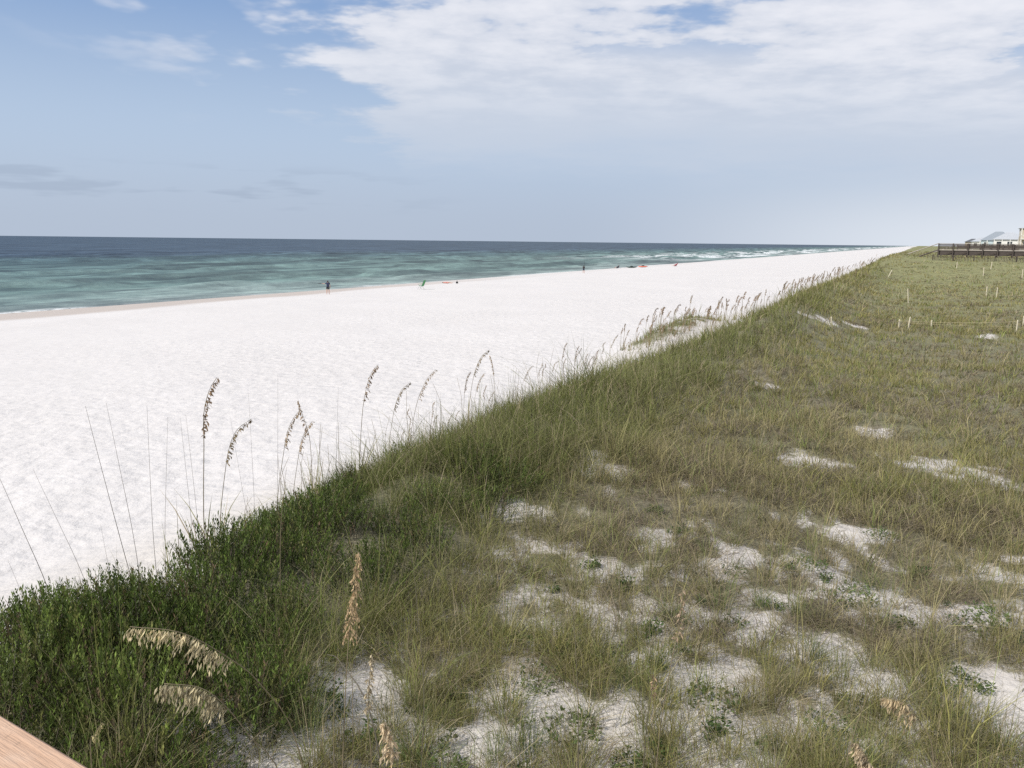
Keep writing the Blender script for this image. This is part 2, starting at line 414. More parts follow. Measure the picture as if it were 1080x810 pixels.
G_OL = np.array([.258, .245, .078]); G_GR = np.array([.125, .160, .032]); G_YL = np.array([.315, .272, .105]); G_DR = np.array([.42, .35, .22]); G_TH = np.array([.235, .19, .135])
def clumps(nc, per, rmin, rmax, a0, a1, pw, seed, hscale=1.0, keep=None, lod=.00052, wmin=.0036):
    g = np.random.default_rng(seed)
    u = g.random(nc); e = 1-pw
    r = (rmin**e + u*(rmax**e-rmin**e))**(1/e); a = np.radians(g.uniform(a0, a1, nc))
    x = np.sin(a)*r; y = np.cos(a)*r
    c = cover(x, y); t, s = ts(x, y)
    ok = g.random(nc) < c
    if keep is not None: ok &= keep(x, y, t, s, r, g)
    x, y, t, s, r, c = (v[ok] for v in (x, y, t, s, r, c)); n = len(x)
    crest = sm(s, 3.4, 5.2)
    kn = fbm(x/3.1, y/3.1, 55, 2) + g.normal(0, .10, n)
    dry = np.clip(sm(kn, .50, .72)*(1-.75*crest) + .05, 0, 1)
    thatch = g.random(n) < (.48*(1-crest)*sm(fbm(x/2.2, y/2.2, 65, 2), .35, .6)+.10)
    farb = sm(r, 25, 90)
    colc = G_GR*(crest*.8)[:, None] + G_OL*(1-crest*.8)[:, None]
    colc = colc*(1-dry*.45)[:, None] + G_DR*(dry*.45)[:, None]
    colc = colc*(1-farb*.55)[:, None] + G_YL*(farb*.55)[:, None]
    fresh = (g.random(n) < .22)*(1-crest*.5)
    colc = colc*(1-fresh*.7)[:, None] + np.array([.17, .24, .055])*(fresh*.7)[:, None]
    colc = colc*g.uniform(.68, 1.38, (n, 1))
    colc = np.where(thatch[:, None], G_TH*(.55+.6*g.random((n, 1))), colc)
    hc = (.15+.22*g.random(n)**1.5)*(1+.75*crest)*(.65+.5*c)*hscale*(1-.35*sm(s, 6.8, 8.4))
    hc = np.where(g.random(n) < .13, hc*1.75, hc); wide = 1+.8*(g.random(n) < .18)
    hc *= (.7+.6*fbm(x/1.3, y/1.3, 91, 2))
    hc = np.where(thatch, hc*.75, hc)
    k = np.repeat(np.arange(n), per); m = len(k)
    spread = (np.maximum(.085, .0045*r)*g.uniform(.6, 1.7, n))[k]*np.sqrt(g.random(m)); th = g.uniform(0, 2*math.pi, m)
    bx = x[k]+np.cos(th)*spread; by = y[k]+np.sin(th)*spread
    base = np.stack([bx, by, ground(bx, by)-.02], -1)
    h = hc[k]*g.uniform(.55, 1.25, m)
    lean = np.where(thatch[k], g.uniform(.5, 2.6, m), np.abs(g.normal(.55, .45, m)))
    phi = th + g.normal(0, .8, m)
    w = np.maximum(wmin*wide[k], lod*r[k])*g.uniform(.7, 1.3, m)
    jit = g.uniform(.70, 1.35, (m, 1))
    pick = g.random(m)[:, None]
    cb = np.where(pick < .15, G_DR*.95, colc[k])*jit
    tip = cb*.72+G_DR*.28
    return blades(base, h, phi, lean, w, g.uniform(0, 2*math.pi, m), cb, tip)
def join(parts):
    vo = lo_ = 0; Vs, Ls, Ss, Cs = [], [], [], []
    for V, L, Sx, cc in parts:
        Vs.append(V); Ls.append(L+vo); Ss.append(Sx+lo_); Cs.append(cc); vo += len(V); lo_ += len(L)
    return np.concatenate(Vs), np.concatenate(Ls), np.concatenate(Ss), np.concatenate(Cs)
def not_shrub(x, y, t, s, r, g):
    sh = sm(s, 4.2, 5.0)*(1-sm(t, 7.5, 11))
    return (g.random(len(x)) > .95*sh)
parts = [clumps(21000, 12, 4.2, 14, -48, 52, 1.5, 1, keep=not_shrub),
         clumps(30000, 9, 12, 60, -30, 46, 1.6, 2, hscale=.95),
         clumps(15000, 7, 50, 330, 0, 44, 1.5, 3, hscale=1.0, lod=.00055)]
V, L, Sx, cc = join(parts)
me = npmesh('dune_grass', V, L, Sx, MAT['grass'], cc)
tag(link('dune_grass', me), 'olive and straw dune grass covering the whole back of the dune', 'grass', kind='stuff')
print('grass blades', len(V)//7)

# ------------------------------------------------------------------ grass tufts (individual)
def tuft_mesh(seed, n, h, col, dryf, spread=.09, leanm=.45):
    g = np.random.default_rng(seed)
    th = g.uniform(0, 2*math.pi, n); rr_ = spread*np.sqrt(g.random(n))
    base = np.stack([np.cos(th)*rr_, np.sin(th)*rr_, np.full(n, -.03)], -1)
    cb = np.where(g.random((n, 1)) < dryf, G_DR, np.array(col))*g.uniform(.7, 1.35, (n, 1))
    return blades(base, h*g.uniform(.4, 1.15, n), th+g.normal(0, .6, n), np.abs(g.normal(leanm, .35, n)), g.uniform(.003, .0052, n),
                  g.uniform(0, 6.28, n), cb, cb*.6+G_DR*.4, droop=np.clip(g.normal(.1, .15, n), 0, .5))
TUFT = {}
for k, (n, h, colr, dr, le) in dict(green=(90, .46, (.13, .19, .06), .15, .45), olive=(110, .38, (.21, .215, .095), .25, .7),
                                    dry=(130, .28, (.25, .20, .14), .55, 1.3), tall=(50, .66, (.21, .225, .085), .25, .4)).items():
    TUFT[k] = []
    for v in range(3):
        V, L, Sx, cc = tuft_mesh(100+v*7+n, n, h, colr, dr, .09 if k != 'dry' else .16, le)
        TUFT[k].append(npmesh('grass_tuft', V, L, Sx, MAT['grass'], cc))
LAB = dict(green='fresh green upright grass tuft standing in the near white sand', olive='olive green spreading grass tuft among bare sand patches in the foreground',
           dry='low grey-brown tangled dry grass tuft on the near dune', tall='tall thin yellow-green grass tuft rising above its neighbours in the foreground')
GRP = dict(green='fresh green grass tufts', olive='olive grass tufts', dry='dry grass tufts', tall='tall thin grass tufts')
g = random.Random(5); cnt = 0; placed = []
spots = [(560,790,'green'),(440,800,'green'),(450,760,'tall'),(540,780,'tall'),(655,720,'green'),(780,560,'tall'),(1010,600,'olive'),(850,760,'dry'),(920,700,'olive'),(800,720,'dry'),
         (760,640,'green'),(680,760,'tall'),(380,690,'dry'),(480,640,'dry'),(1060,790,'green'),(930,760,'tall'),(860,690,'green'),(690,700,'green'),(620,780,'dry'),(770,790,'olive'),(320,740,'green')]
for px, py, k in spots:
    p = hit(px, min(py+6, 806)); placed.append((p, k))
while len(placed) < 105:
    a = rad(g.uniform(-28, 33)); r = g.uniform(5.0, 10.5); x, y = math.sin(a)*r, math.cos(a)*r
    t, s = ts(x, y)
    if s > 4.0: continue
    if any((x-p.x)**2+(y-p.y)**2 < .2**2 for p, _ in placed): continue
    if float(cover(x, y)) < .25 and g.random() > .35: continue
    placed.append((Vector((x, y, gz(x, y))), g.choice(['green', 'olive', 'olive', 'dry', 'dry', 'tall'])))
for p, k in placed:
    o = link('grass_tuft', g.choice(TUFT[k])); o.location = p; o.rotation_euler.z = g.uniform(0, 6.28); o.scale = (g.uniform(.75, 1.15),)*3
    tag(o, LAB[k], 'grass tuft', GRP[k])

# ------------------------------------------------------------------ leafy meshes
def leaves(pos, dirs, ln_, w, colr, rng):
    n = len(pos); dirs = dirs/np.linalg.norm(dirs, axis=1, keepdims=True)
    rnd = rng.normal(size=(n, 3)); sd = np.cross(dirs, rnd); sd /= np.linalg.norm(sd, axis=1, keepdims=True)+1e-9
    nn = np.cross(dirs, sd)
    m = pos+dirs*(ln_*.5)[:, None]-nn*(w*.18)[:, None]
    V = np.stack([pos, m+sd*(w*.5)[:, None], pos+dirs*ln_[:, None]-nn*(ln_*.10)[:, None], m-sd*(w*.5)[:, None]], 1).reshape(-1, 3)
    L = np.arange(n*4); Sx = np.arange(n)*4
    return V, L, Sx, np.repeat(colr, 4, 0)
def shrub(seed, R_=.42, H=.5, ns_=150, lpn=20, leaf=.030, lw=.0085, col=(.068, .098, .020)):
    g = np.random.default_rng(seed); pos = []; dr = []; cl = []; stems = BM()
    for i in range(ns_):
        th = g.uniform(0, 6.28); q = math.sqrt(g.random())
        bx, by = math.cos(th)*q*R_*.75, math.sin(th)*q*R_*.75
        hh = H*(1-.45*q*q)*g.uniform(.7, 1.15)
        tx, ty = bx+math.cos(th)*q*.14+g.normal(0, .03), by+math.sin(th)*q*.14+g.normal(0, .03)
        z0 = hh-g.uniform(.16, .26)
        c0 = np.array(col)*g.uniform(.75, 1.35)
        c0 = c0*g.choice([.7, 1, 1, 1.35])
        if g.random() < .14: c0 = np.array([.14, .145, .045])*g.uniform(.8, 1.2)
        elif g.random() < .08: c0 = np.array([.14, .10, .06])*g.uniform(.7, 1.1)
        u = np.linspace(0, 1, lpn)
        px = bx+(tx-bx)*u; py = by+(ty-by)*u; pz = z0+(hh-z0)*u
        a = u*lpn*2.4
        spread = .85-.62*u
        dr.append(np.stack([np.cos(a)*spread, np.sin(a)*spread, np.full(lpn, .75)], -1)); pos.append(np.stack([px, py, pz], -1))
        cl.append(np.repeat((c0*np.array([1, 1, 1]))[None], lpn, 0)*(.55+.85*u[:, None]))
        if i % 3 == 0: stems.tube([(bx*.6, by*.6, -.05), (bx, by, z0*.7), (tx, ty, hh)], [.004, .003, .001], 4)
    pos = np.concatenate(pos); dr = np.concatenate(dr); cl = np.concatenate(cl); n = len(pos)
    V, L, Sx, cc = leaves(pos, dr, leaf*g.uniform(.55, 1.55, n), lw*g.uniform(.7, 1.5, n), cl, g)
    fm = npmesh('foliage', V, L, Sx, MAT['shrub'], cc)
    so = stems.out('stem', MAT['darkstem']); sm_ = so.data; bpy.data.objects.remove(so)
    return fm, sm_
SHR = [shrub(200+i, R_=.36+.05*(i % 3), H=.42+.07*(i % 2)) for i in range(5)]
SHR.append(shrub(230, R_=.30, H=.52, ns_=90, lpn=26, leaf=.026, col=(.095, .125, .028)))
g = random.Random(15); pts = []
tries = 0
while len(pts) < 92 and tries < 20000:
    tries += 1
    t = g.uniform(-2.5, 11.5); s = min(g.uniform(4.2, 7.6), 7.1) if g.random() > .1 else g.uniform(7.1, 8.0)
    if t > 7.5 and g.random() < (t-7.5)/5: continue
    if s < 4.8 and t > 5: continue
    if t < 4.5 and s > 6.7: continue
    if any((t-a)**2+(s-b)**2 < .32**2 for a, b in pts): continue
    pts.append((t, s))
for px, py in [(60,700),(100,720),(140,742),(40,740),(110,775),(160,790),(25,700),(180,705),(215,695),(150,705),(80,795),(60,660),(120,680),(190,660),(20,780)]:
    p = hit(px, py); pts.append(ts(p.x, p.y))
for i, (t, s) in enumerate(pts):
    x, y = xy(t, s); edge = s > 6.6
    k = 5 if (t < 4.3 and s < 6 and g.random() < .5) else g.randrange(5)
    lab = ('yellow-green shrub of upright leafy spikes at the near foot of the dune thicket' if k == 5 else
           'dark green leafy shrub on the seaward brow of the dune against the sand' if edge else 'dark green leafy shrub inside the thicket on the dune crest')
    grp = ('spiky yellow-green shrubs' if k == 5 else 'shrubs along the seaward brow' if edge else 'shrubs inside the crest thicket')
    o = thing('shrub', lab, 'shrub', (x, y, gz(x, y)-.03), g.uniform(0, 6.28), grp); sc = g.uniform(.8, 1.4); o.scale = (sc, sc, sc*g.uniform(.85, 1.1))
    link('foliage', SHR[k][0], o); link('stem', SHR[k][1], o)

def herb(seed, nstem, lps, spread, leaf, col):
    g = np.random.default_rng(seed); pos = []; dr = []; cl = []
    for i in range(nstem):
        th = g.uniform(0, 6.28); q = math.sqrt(g.random())*spread; hx, hy = math.cos(th)*q, math.sin(th)*q; hh = g.uniform(.02, .11)
        c0 = np.array(col)*g.uniform(.7, 1.3)
        a = g.uniform(0, 6.28, lps); u = g.random(lps)
        pos.append(np.stack([hx+np.cos(a)*.006, hy+np.sin(a)*.006, hh*(.3+.7*u)], -1)); dr.append(np.stack([np.cos(a), np.sin(a), g.uniform(-.1, .9, lps)], -1))
        cl.append(np.repeat(c0[None], lps, 0)*g.uniform(.8, 1.2, (lps, 1)))
    pos = np.concatenate(pos); n = len(pos)
    V, L, Sx, cc = leaves(pos, np.concatenate(dr), leaf*g.uniform(.6, 1.3, n), leaf*.42*g.uniform(.8, 1.2, n), np.concatenate(cl), g)
    return npmesh('beach_herb', V, L, Sx, MAT['herb'], cc)
HERB = [herb(300, 22, 9, .13, .036, (.085, .135, .035)), herb(301, 14, 9, .10, .040, (.065, .115, .03)), herb(302, 34, 8, .20, .034, (.10, .14, .045)), herb(303, 9, 8, .07, .032, (.09, .12, .05))]
g = random.Random(25); hp = []
for px, py in [(585,690),(630,692),(500,720),(545,735),(740,640),(720,690),(950,660),(1045,655),(1025,665),(880,770),(470,790),(650,690),(360,690),(340,720),(250,760),(300,770),(860,790),(970,610),(830,600),(660,620),(690,540),(1075,680),(720,660),(200,790),(480,740),(610,680)]:
    hp.append(hit(px, py))
while len(hp) < 75:
    a = rad(g.uniform(-26, 33)); r = g.uniform(5.0, 13); x, y = math.sin(a)*r, math.cos(a)*r
    if ts(x, y)[1] > 4.6 or float(cover(x, y)) > .75: continue
    hp.append(Vector((x, y, gz(x, y))))
for i, p in enumerate(hp):
    k = g.randrange(4); o = link('beach_herb', HERB[k]); o.location = p; o.rotation_euler.z = g.uniform(0, 6.28); o.scale = (g.uniform(.8, 1.4),)*3
    big = k in (0, 2)
    tag(o, 'broad patch of small green leaves spread low on the near sand' if big else 'small green leafy sprig growing low out of the near sand', 'small plant', 'broad low leafy patches' if big else 'small leafy sprigs')

# fallen stems, runners and bits lying on the sand
gg = np.random.default_rng(8); n = 7500
a = np.radians(gg.uniform(-34, 38, n)); r = gg.uniform(4.2, 14, n); x = np.sin(a)*r; y = np.cos(a)*r; t, s = ts(x, y)
ok = s < 5.2; x, y = x[ok], y[ok]; n = len(x); th = gg.uniform(0, 6.28, n); ll = gg.exponential(.055, n)+.015; w = gg.uniform(.002, .005, n)
P = []
bend = gg.normal(0, .35, n)
for u in (0, .5, 1):
    cx = x+np.cos(th+bend*u)*ll*u; cy = y+np.sin(th+bend*u)*ll*u; cz = ground(cx, cy)+.006+gg.uniform(0, .008, n)
    ox, oy = -np.sin(th)*w/2, np.cos(th)*w/2
    P += [np.stack([cx-ox, cy-oy, cz], -1), np.stack([cx+ox, cy+oy, cz+.002], -1)]
V = np.stack(P, 1).reshape(-1, 3); i = np.arange(n)[:, None]*6
L = (i+np.array([[0, 1, 3, 2, 2, 3, 5, 4]])).ravel(); Sx = np.arange(n*2)*4
cc = np.repeat(np.where(gg.random((n, 1)) < .6, [.10, .085, .06], [.32, .26, .17])*gg.uniform(.6, 1.3, (n, 1)), 6, 0)
tag(link('plant_litter', npmesh('plant_litter', V, L, Sx, MAT['grass'], cc)), 'broken stems and bits of dead grass lying on the near sand', 'plant litter', kind='stuff')

# ------------------------------------------------------------------ sea oats
def curve(pts, n):
    pts = [np.array(p, float) for p in pts]; out = []
    P = [2*pts[0]-pts[1]]+pts+[2*pts[-1]-pts[-2]]
    for i in range(1, len(P)-2):
        for k in range(n):
            u = k/n; out.append(.5*((2*P[i])+(-P[i-1]+P[i+1])*u+(2*P[i-1]-5*P[i]+4*P[i+1]-P[i+2])*u*u+(-P[i-1]+3*P[i]-3*P[i+1]+P[i+2])*u**3))
    out.append(pts[-1]); return np.array(out)
def spikelets(path, f0, seed, nbr, spk, blen, sl, sw_, col, side=None, tight=.5):
    """seed head: short drooping branchlets carrying flat pointed spikelets along path[f0:]"""
    g = np.random.default_rng(seed); n = len(path); quads = []; cols = []
    for b in range(nbr):
        h = (b+g.random())/nbr; fi = (f0+(1-f0)*h)*(n-1); i = min(int(fi), n-2); p = path[i]+(path[i+1]-path[i])*(fi-i)
        d = path[i+1]-path[i]; d = d/np.linalg.norm(d)
        a = g.uniform(0, 6.28); o_ = np.array([math.cos(a), math.sin(a), g.normal(0, .3)])
        if side is not None: o_ = o_*.55+np.array(side)*.8
        L_ = blen*(1-.75*h)*g.uniform(.6, 1.2)
        br = []
        for k in range(5):
            u = k/4; br.append(p+(d*.95*(1-tight*.5)+o_*.36)*L_*u+np.array([0, 0, -1])*L_*.7*u*u)
        m = max(2, int(spk*(1-.5*h)*g.uniform(.7, 1.2)))
        for k in range(m):
            u = (k+.6)/m*4; j = min(int(u), 3); q = br[j]+(br[j+1]-br[j])*(u-j)
            dd = (br[j+1]-br[j])/(np.linalg.norm(br[j+1]-br[j])+1e-9)*.6+np.array([g.normal(0, .35), g.normal(0, .35), -.75]); dd /= np.linalg.norm(dd)
            s_l = sl*g.uniform(.7, 1.25); sdv = np.cross(dd, g.normal(size=3)); sdv /= np.linalg.norm(sdv); nv = np.cross(dd, sdv)
            m1 = q+dd*s_l*.45; wv = sw_*g.uniform(.7, 1.2)*.5
            quads += [[q, m1+sdv*wv, q+dd*s_l, m1+nv*wv*.5], [q, m1+nv*wv*.5, q+dd*s_l, m1-sdv*wv]]
            c = np.array(col)*g.uniform(.65, 1.4); cols += [c]*8
    V = np.array(quads).reshape(-1, 3)
    return V, np.arange(len(V)), np.arange(len(V)//4)*4, np.array(cols)
def tubemesh(name, path, r_a, r_b, mat, n=5):
    b = BM(); st = max(1, len(path)//14); p = list(path[::st]);
    if st > 1: p.append(path[-1])
    b.tube(p, [r_a+(r_b-r_a)*i/(len(p)-1) for i in range(len(p))], n)
    o = b.out(name, mat, smooth=True); m = o.data; bpy.data.objects.remove(o); return m
TAN = (.40, .30, .19); BRN = (.27, .175, .105); PALE = (.55, .44, .29)
def oat_protos(seed, H, lean, droop, col, nbr=30, r=.0030, leafn=4, scale_l=1.0):
    """local coordinates: base at origin, leaning towards +x"""
    g = np.random.default_rng(seed)
    pts = [(0, 0, -.05), (lean*.12*H, 0, H*.35), (lean*.38*H, g.normal(0, .02), H*.68), (lean*.62*H, g.normal(0, .02), H*.84), (lean*.84*H+droop*.015*H, g.normal(0, .015), H*.95), (lean*1.08*H+droop*.05*H, g.normal(0, .015), H*(1.03-.02*droop))]
    path = curve(pts, 6)
    V, L, Sx, cc = spikelets(path, .44, seed, nbr, 5, .075*scale_l, .030*scale_l, .012*scale_l, col, side=(.6, 0, -.1))
    hd = npmesh('seed_head', V, L, Sx, MAT['oat'], cc); stm = tubemesh('stem', path, r, r*.45, MAT['stem'])
    n = leafn*3; th = g.uniform(0, 6.28, n)
    cb = np.where(g.random((n, 1)) < .3, G_DR, G_OL)*g.uniform(.8, 1.2, (n, 1))
    V, L, Sx, cc = blades(np.stack([np.cos(th)*.02, np.sin(th)*.02, np.full(n, -.03)], -1), g.uniform(.3, .65, n), th, np.abs(g.normal(.5, .3, n)), np.full(n, .007), th+1.57, cb, cb)
    return stm, hd, npmesh('leaves', V, L, Sx, MAT['grass'], cc)
OAT = [oat_protos(400+i, 1.0, .06+.06*(i % 4), .4+.3*(i % 3), [TAN, (.32, .22, .13), (.34, .27, .17)][i % 3], nbr=30, r=.0026, scale_l=.78) for i in range(7)]
FAR = [oat_protos(420+i, 1.0, .06+.07*(i % 4), .4+.3*(i % 3), [TAN, (.33, .23, .15), (.36, .26, .19)][i % 3], nbr=18, r=.008, scale_l=1.7) for i in range(7)]
# sparser, wiry heads for the far end where the wind has stripped them, slightly coarser stems
def place_oat(p, sc, rz, k, label, group, protos=OAT, name='sea_oat'):
    o = thing(name, label, 'sea oat', p, rz, group); o.scale = (sc,)*3
    link('stem', protos[k][0], o); link('seed_head', protos[k][1], o); link('leaves', protos[k][2], o); return o
def brow(px, s0=7.3):                # point on the seaward brow in the direction of a photo column
    d = ray(px, 480); y = s0/(d.x/d.y*N[0]+N[1]); x = d.x/d.y*y
    return Vector((x, y, gz(x, y)))
g = random.Random(35)
# individually readable ones: (x of head, y of top, x of base, y of base at the brow)
single = [(240,398,210,556,'tall sea oat with a narrow upright seed head above the left shrubs'),
          (238,440,225,552,'short sea oat with a small head tucked behind the tallest left one'),
          (300,432,288,512,'sea oat with a loose pale head bent right, left of the dense brown one'),
          (330,424,330,506,'sea oat with a dense brown drooping head above the dark shrubs'),
          (322,444,305,515,'thin sea oat with a half-stripped head hanging left'),
          (391,384,378,490,'lone sea oat with a short tan head, standing apart left of mid brow'),
          (420,402,408,478,'slim sea oat with a tiny dark head, second right of the lone tan one'),
          (438,390,430,470,'slim grey sea oat with a small tufted head'),
          (510,368,492,448,'pair-forming sea oat with a tan plume leaning right'),
          (497,392,488,446,'lower sea oat with a yellowish plume under the leaning tan one'),
          (518,375,522,440,'straight sea oat with a thin grey head right of the tan plume'),
          (486,432,478,448,'stubby sea oat with a golden head almost lying on the sand edge')]
for hx, hy, bx, by, lab in single:
    b = brow(bx); d = ray(hx, hy); tp = Vector((0, 0, CAMZ))+d*(b.y/d.y)
    H = max(tp.z-b.z, .35); i = g.randrange(7)
    o = place_oat((b.x, b.y, b.z), H/1.02, 0 if hx > bx+2 else (math.pi if hx < bx-2 else g.choice([.4, 2.6])), i, lab, None)
# row of sea oats along the seaward edge
nrow = 0
dens = [(12, 20, 16), (20, 32, 34), (32, 60, 90), (60, 110, 90), (110, 190, 40)]
for t0, t1, n in dens:
    for _ in range(n):
        t = g.uniform(t0, t1); s = g.gauss(8.3, .8) if t > 22 else g.gauss(7.9, .5)
        if 38 < t < 58: s = g.uniform(8, 14)
        x, y = xy(t, s); sc = g.uniform(.75, 1.45)*(1.12 if t > 32 else .95); nrow += 1
        z_ = 'near' if t < 32 else ('middle' if t < 70 else 'far')
        place_oat((x, y, gz(x, y)), sc, g.gauss(.1, .8), g.randrange(7), {'near': 'thin sea oat on the sand slope where the brow starts to run away', 'middle': 'tan plumed sea oat in the thick middle of the seaward row',
                  'far': 'tiny sea oat in the far hazy part of the seaward row'}[z_], 'sea oats in the %s part of the seaward row' % z_, FAR if t > 36 else OAT)
# bare stalks
def stalk(path, label, r=.0035, group=None, mat='darkstem'):
    path = curve(path, 6); base = path[0]
    o = link('bare_stalk', tubemesh('bare_stalk', path-base, r, r*.35, MAT[mat])); o.location = base
    return tag(o, label, 'dry stalk', group)
bare = [(0,505,55,590,.004,'thick dark bare stalk leaning left at the left end of the brow'),(35,495,95,585,.0025,'thin bare stalk leaning left, second from the left end'),
        (90,428,138,582,.004,'tall bare stalk leaning left of the two that stand side by side'),(112,425,142,580,.003,'tall bare stalk right of its side-by-side neighbour'),
        (155,428,158,584,.003,'perfectly upright bare stalk above the left shrubs'),(177,440,166,575,.0025,'faint bare stalk bending slightly right'),
        (190,440,198,560,.0025,'faint bare stalk bending slightly left'),(196,438,205,552,.0025,'bare stalk just left of the tallest plumed sea oat'),
        (262,415,264,520,.0022,'hair-thin upright stalk left of the brown plume'),(293,395,286,510,.0022,'hair-thin tall stalk crossing the loose pale plume'),
        (243,440,266,520,.002,'hair-thin stalk leaning left right of the tallest plume'),(357,408,354,500,.0025,'upright bare stalk right of the brown plume'),
        (336,465,350,503,.002,'short thin stalk leaning left by the brown plume'),(440,432,430,475,.002,'short thin stalk by the slim grey sea oats'),
        (8,590,25,640,.002,'short thin stalk at the left edge of the frame'),(106,553,108,590,.002,'short hair-thin stalk between leaning ones')]
for tx, ty, bx, by, r, lab in bare:
    b = brow(bx, 7.2); d = ray(tx, ty); tp = Vector((0, 0, CAMZ))+d*(b.y*.99/d.y)
    m1 = b.lerp(tp, .35); m2 = b.lerp(tp, .7); sg = .02*g.choice([-1, 1]); m1.x -= sg; m2.x -= sg*.6
    stalk([b-Vector((0, 0, .1)), m1, m2, tp], lab, r)

far_stalk = tubemesh('bare_stalk', curve([(0, 0, -.1), (.02, 0, .4), (-.01, 0, .8), (.06, 0, 1.15)], 4), .0045, .0018, MAT['stem'], 4)
for _ in range(120):
    t = 9+60*g.random()**1.5; s = g.gauss(8.0, .7); x, y = xy(t, s)
    o = link('bare_stalk', far_stalk); o.location = (x, y, gz(x, y)); o.rotation_euler = (g.gauss(0, .12), g.gauss(0, .12), g.uniform(0, 6.28)); o.scale = (1+t*.012, 1+t*.012, g.uniform(.6, 1.15))
    tag(o, 'thin bare stalk standing among the sea oats of the seaward row', 'dry stalk', 'bare stalks among the seaward row')

# foreground sea oats, shaped one by one
def hero(pix, label, f0, col, nbr, spk, blen, sl, sw_, r, side=None, seed=0, matn='stem', tight=.5):
    """pix: (px, py, depth) from base to tip"""
    pts = [at_depth(*q) for q in pix]; b = pts[0].copy()
    b.z = gz(b.x, b.y)-.02; pts = [b]+pts[1:]
    path = curve([tuple(p) for p in pts], 8); path = path-path[0]
    o = thing('sea_oat', label, 'sea oat', tuple(b))
    link('stem', tubemesh('stem', path, r, r*.45, MAT[matn], 6), o)
    V, L, Sx, cc = spikelets(path, f0, seed, nbr, spk, blen, sl, sw_, col, side, tight)
    link('seed_head', npmesh('seed_head', V, L, Sx, MAT['oat'], cc), o)
    gg = np.random.default_rng(seed); n = 7; th = gg.uniform(0, 6.28, n); cb = np.where(gg.random((n, 1)) < .5, G_DR, G_OL)
    V, L, Sx, cc = blades(np.stack([np.cos(th)*.02, np.sin(th)*.02, np.full(n, -.02)], -1), gg.uniform(.3, .7, n), th, np.abs(gg.normal(.5, .3, n)), np.full(n, .007), th+1.57, cb, cb)
    link('leaves', npmesh('leaves', V, L, Sx, MAT['grass'], cc), o)
    return o
hero([(345,870,4.6),(315,790,4.3),(275,722,4.05),(235,690,3.9),(190,667,3.8),(137,661,3.75)], 'plump sea oat with golden head arching left, upper one of the lower left pair',
     .54, (.62, .53, .33), 62, 8, .165, .034, .0095, .0032, side=(-.15, 0, -.75), seed=11)
hero([(330,880,4.4),(300,830,4.1),(262,775,3.9),(235,742,3.8),(210,725,3.75),(173,721,3.7)], 'plump sea oat with a golden head hanging left, lower of the two at lower left',
     .55, (.62, .54, .34), 74, 9, .19, .036, .0100, .0032, side=(-.1, 0, -.75), seed=12)
hero([(352,880,4.5),(362,790,4.3),(366,700,4.2),(371,640,4.15),(378,582,4.1)], 'rust-brown sea oat with a tall upright cone-shaped head left of centre',
       .60, (.42, .31, .18), 90, 6, .14, .024, .0095, .0034, seed=13, tight=1.1)
hero([(400,890,4.3),(392,810,4.1),(388,750,4.0),(392,690,3.95)], 'pale stripped sea oat low in front of the rust-brown one',
     .66, (.50, .42, .28), 34, 5, .06, .024, .011, .003, seed=14)
hero([(430,900,3.9),(422,840,3.8),(414,790,3.75),(405,762,3.7)], 'straw-coloured ragged sea oat at the bottom edge, left of centre',
     .55, PALE, 46, 6, .12, .030, .012, .003, seed=15)
hero([(680,890,4.6),(694,790,4.4),(706,710,4.3),(716,660,4.25),(720,622,4.2)], 'slender peach-coloured sea oat right of centre in the foreground',
     .66, (.50, .38, .26), 26, 4, .08, .026, .010, .003, seed=16)
hero([(672,880,4.5),(680,790,4.35),(686,740,4.3),(690,712,4.3)], 'half-stripped sea oat left of the slender peach-coloured one',
     .70, (.42, .30, .19), 14, 4, .06, .028, .010, .003, seed=17, matn='darkstem')
hero([(1000,880,4.3),(985,810,4.2),(972,765,4.15),(955,742,4.1),(935,735,4.1)], 'straw sea oat drooping left low at the bottom right, over bare sand',
     .55, (.58, .46, .28), 34, 6, .12, .034, .012, .003, seed=21, side=(-.2, 0, -.6))
hero([(905,900,4.0),(912,845,3.95),(915,805,3.9),(905,785,3.9)], 'pale ragged sea oat cut by the bottom edge, right of centre',
     .5, PALE, 50, 6, .12, .030, .012, .003, seed=22)
hero([(760,900,4.6),(752,820,4.5),(742,760,4.4),(735,712,4.35)], 'thin greyish sea oat stripped almost bare, right of the peach-coloured one',
     .6, (.40, .33, .23), 12, 4, .06, .024, .010, .0026, seed=23)
hero([(102,850,4.6),(96,800,4.5),(100,775,4.45),(108,762,4.4)], 'short pale yellow sea oat by the wooden rail',
     .5, (.46, .40, .2), 18, 4, .04, .02, .009, .003, seed=18)
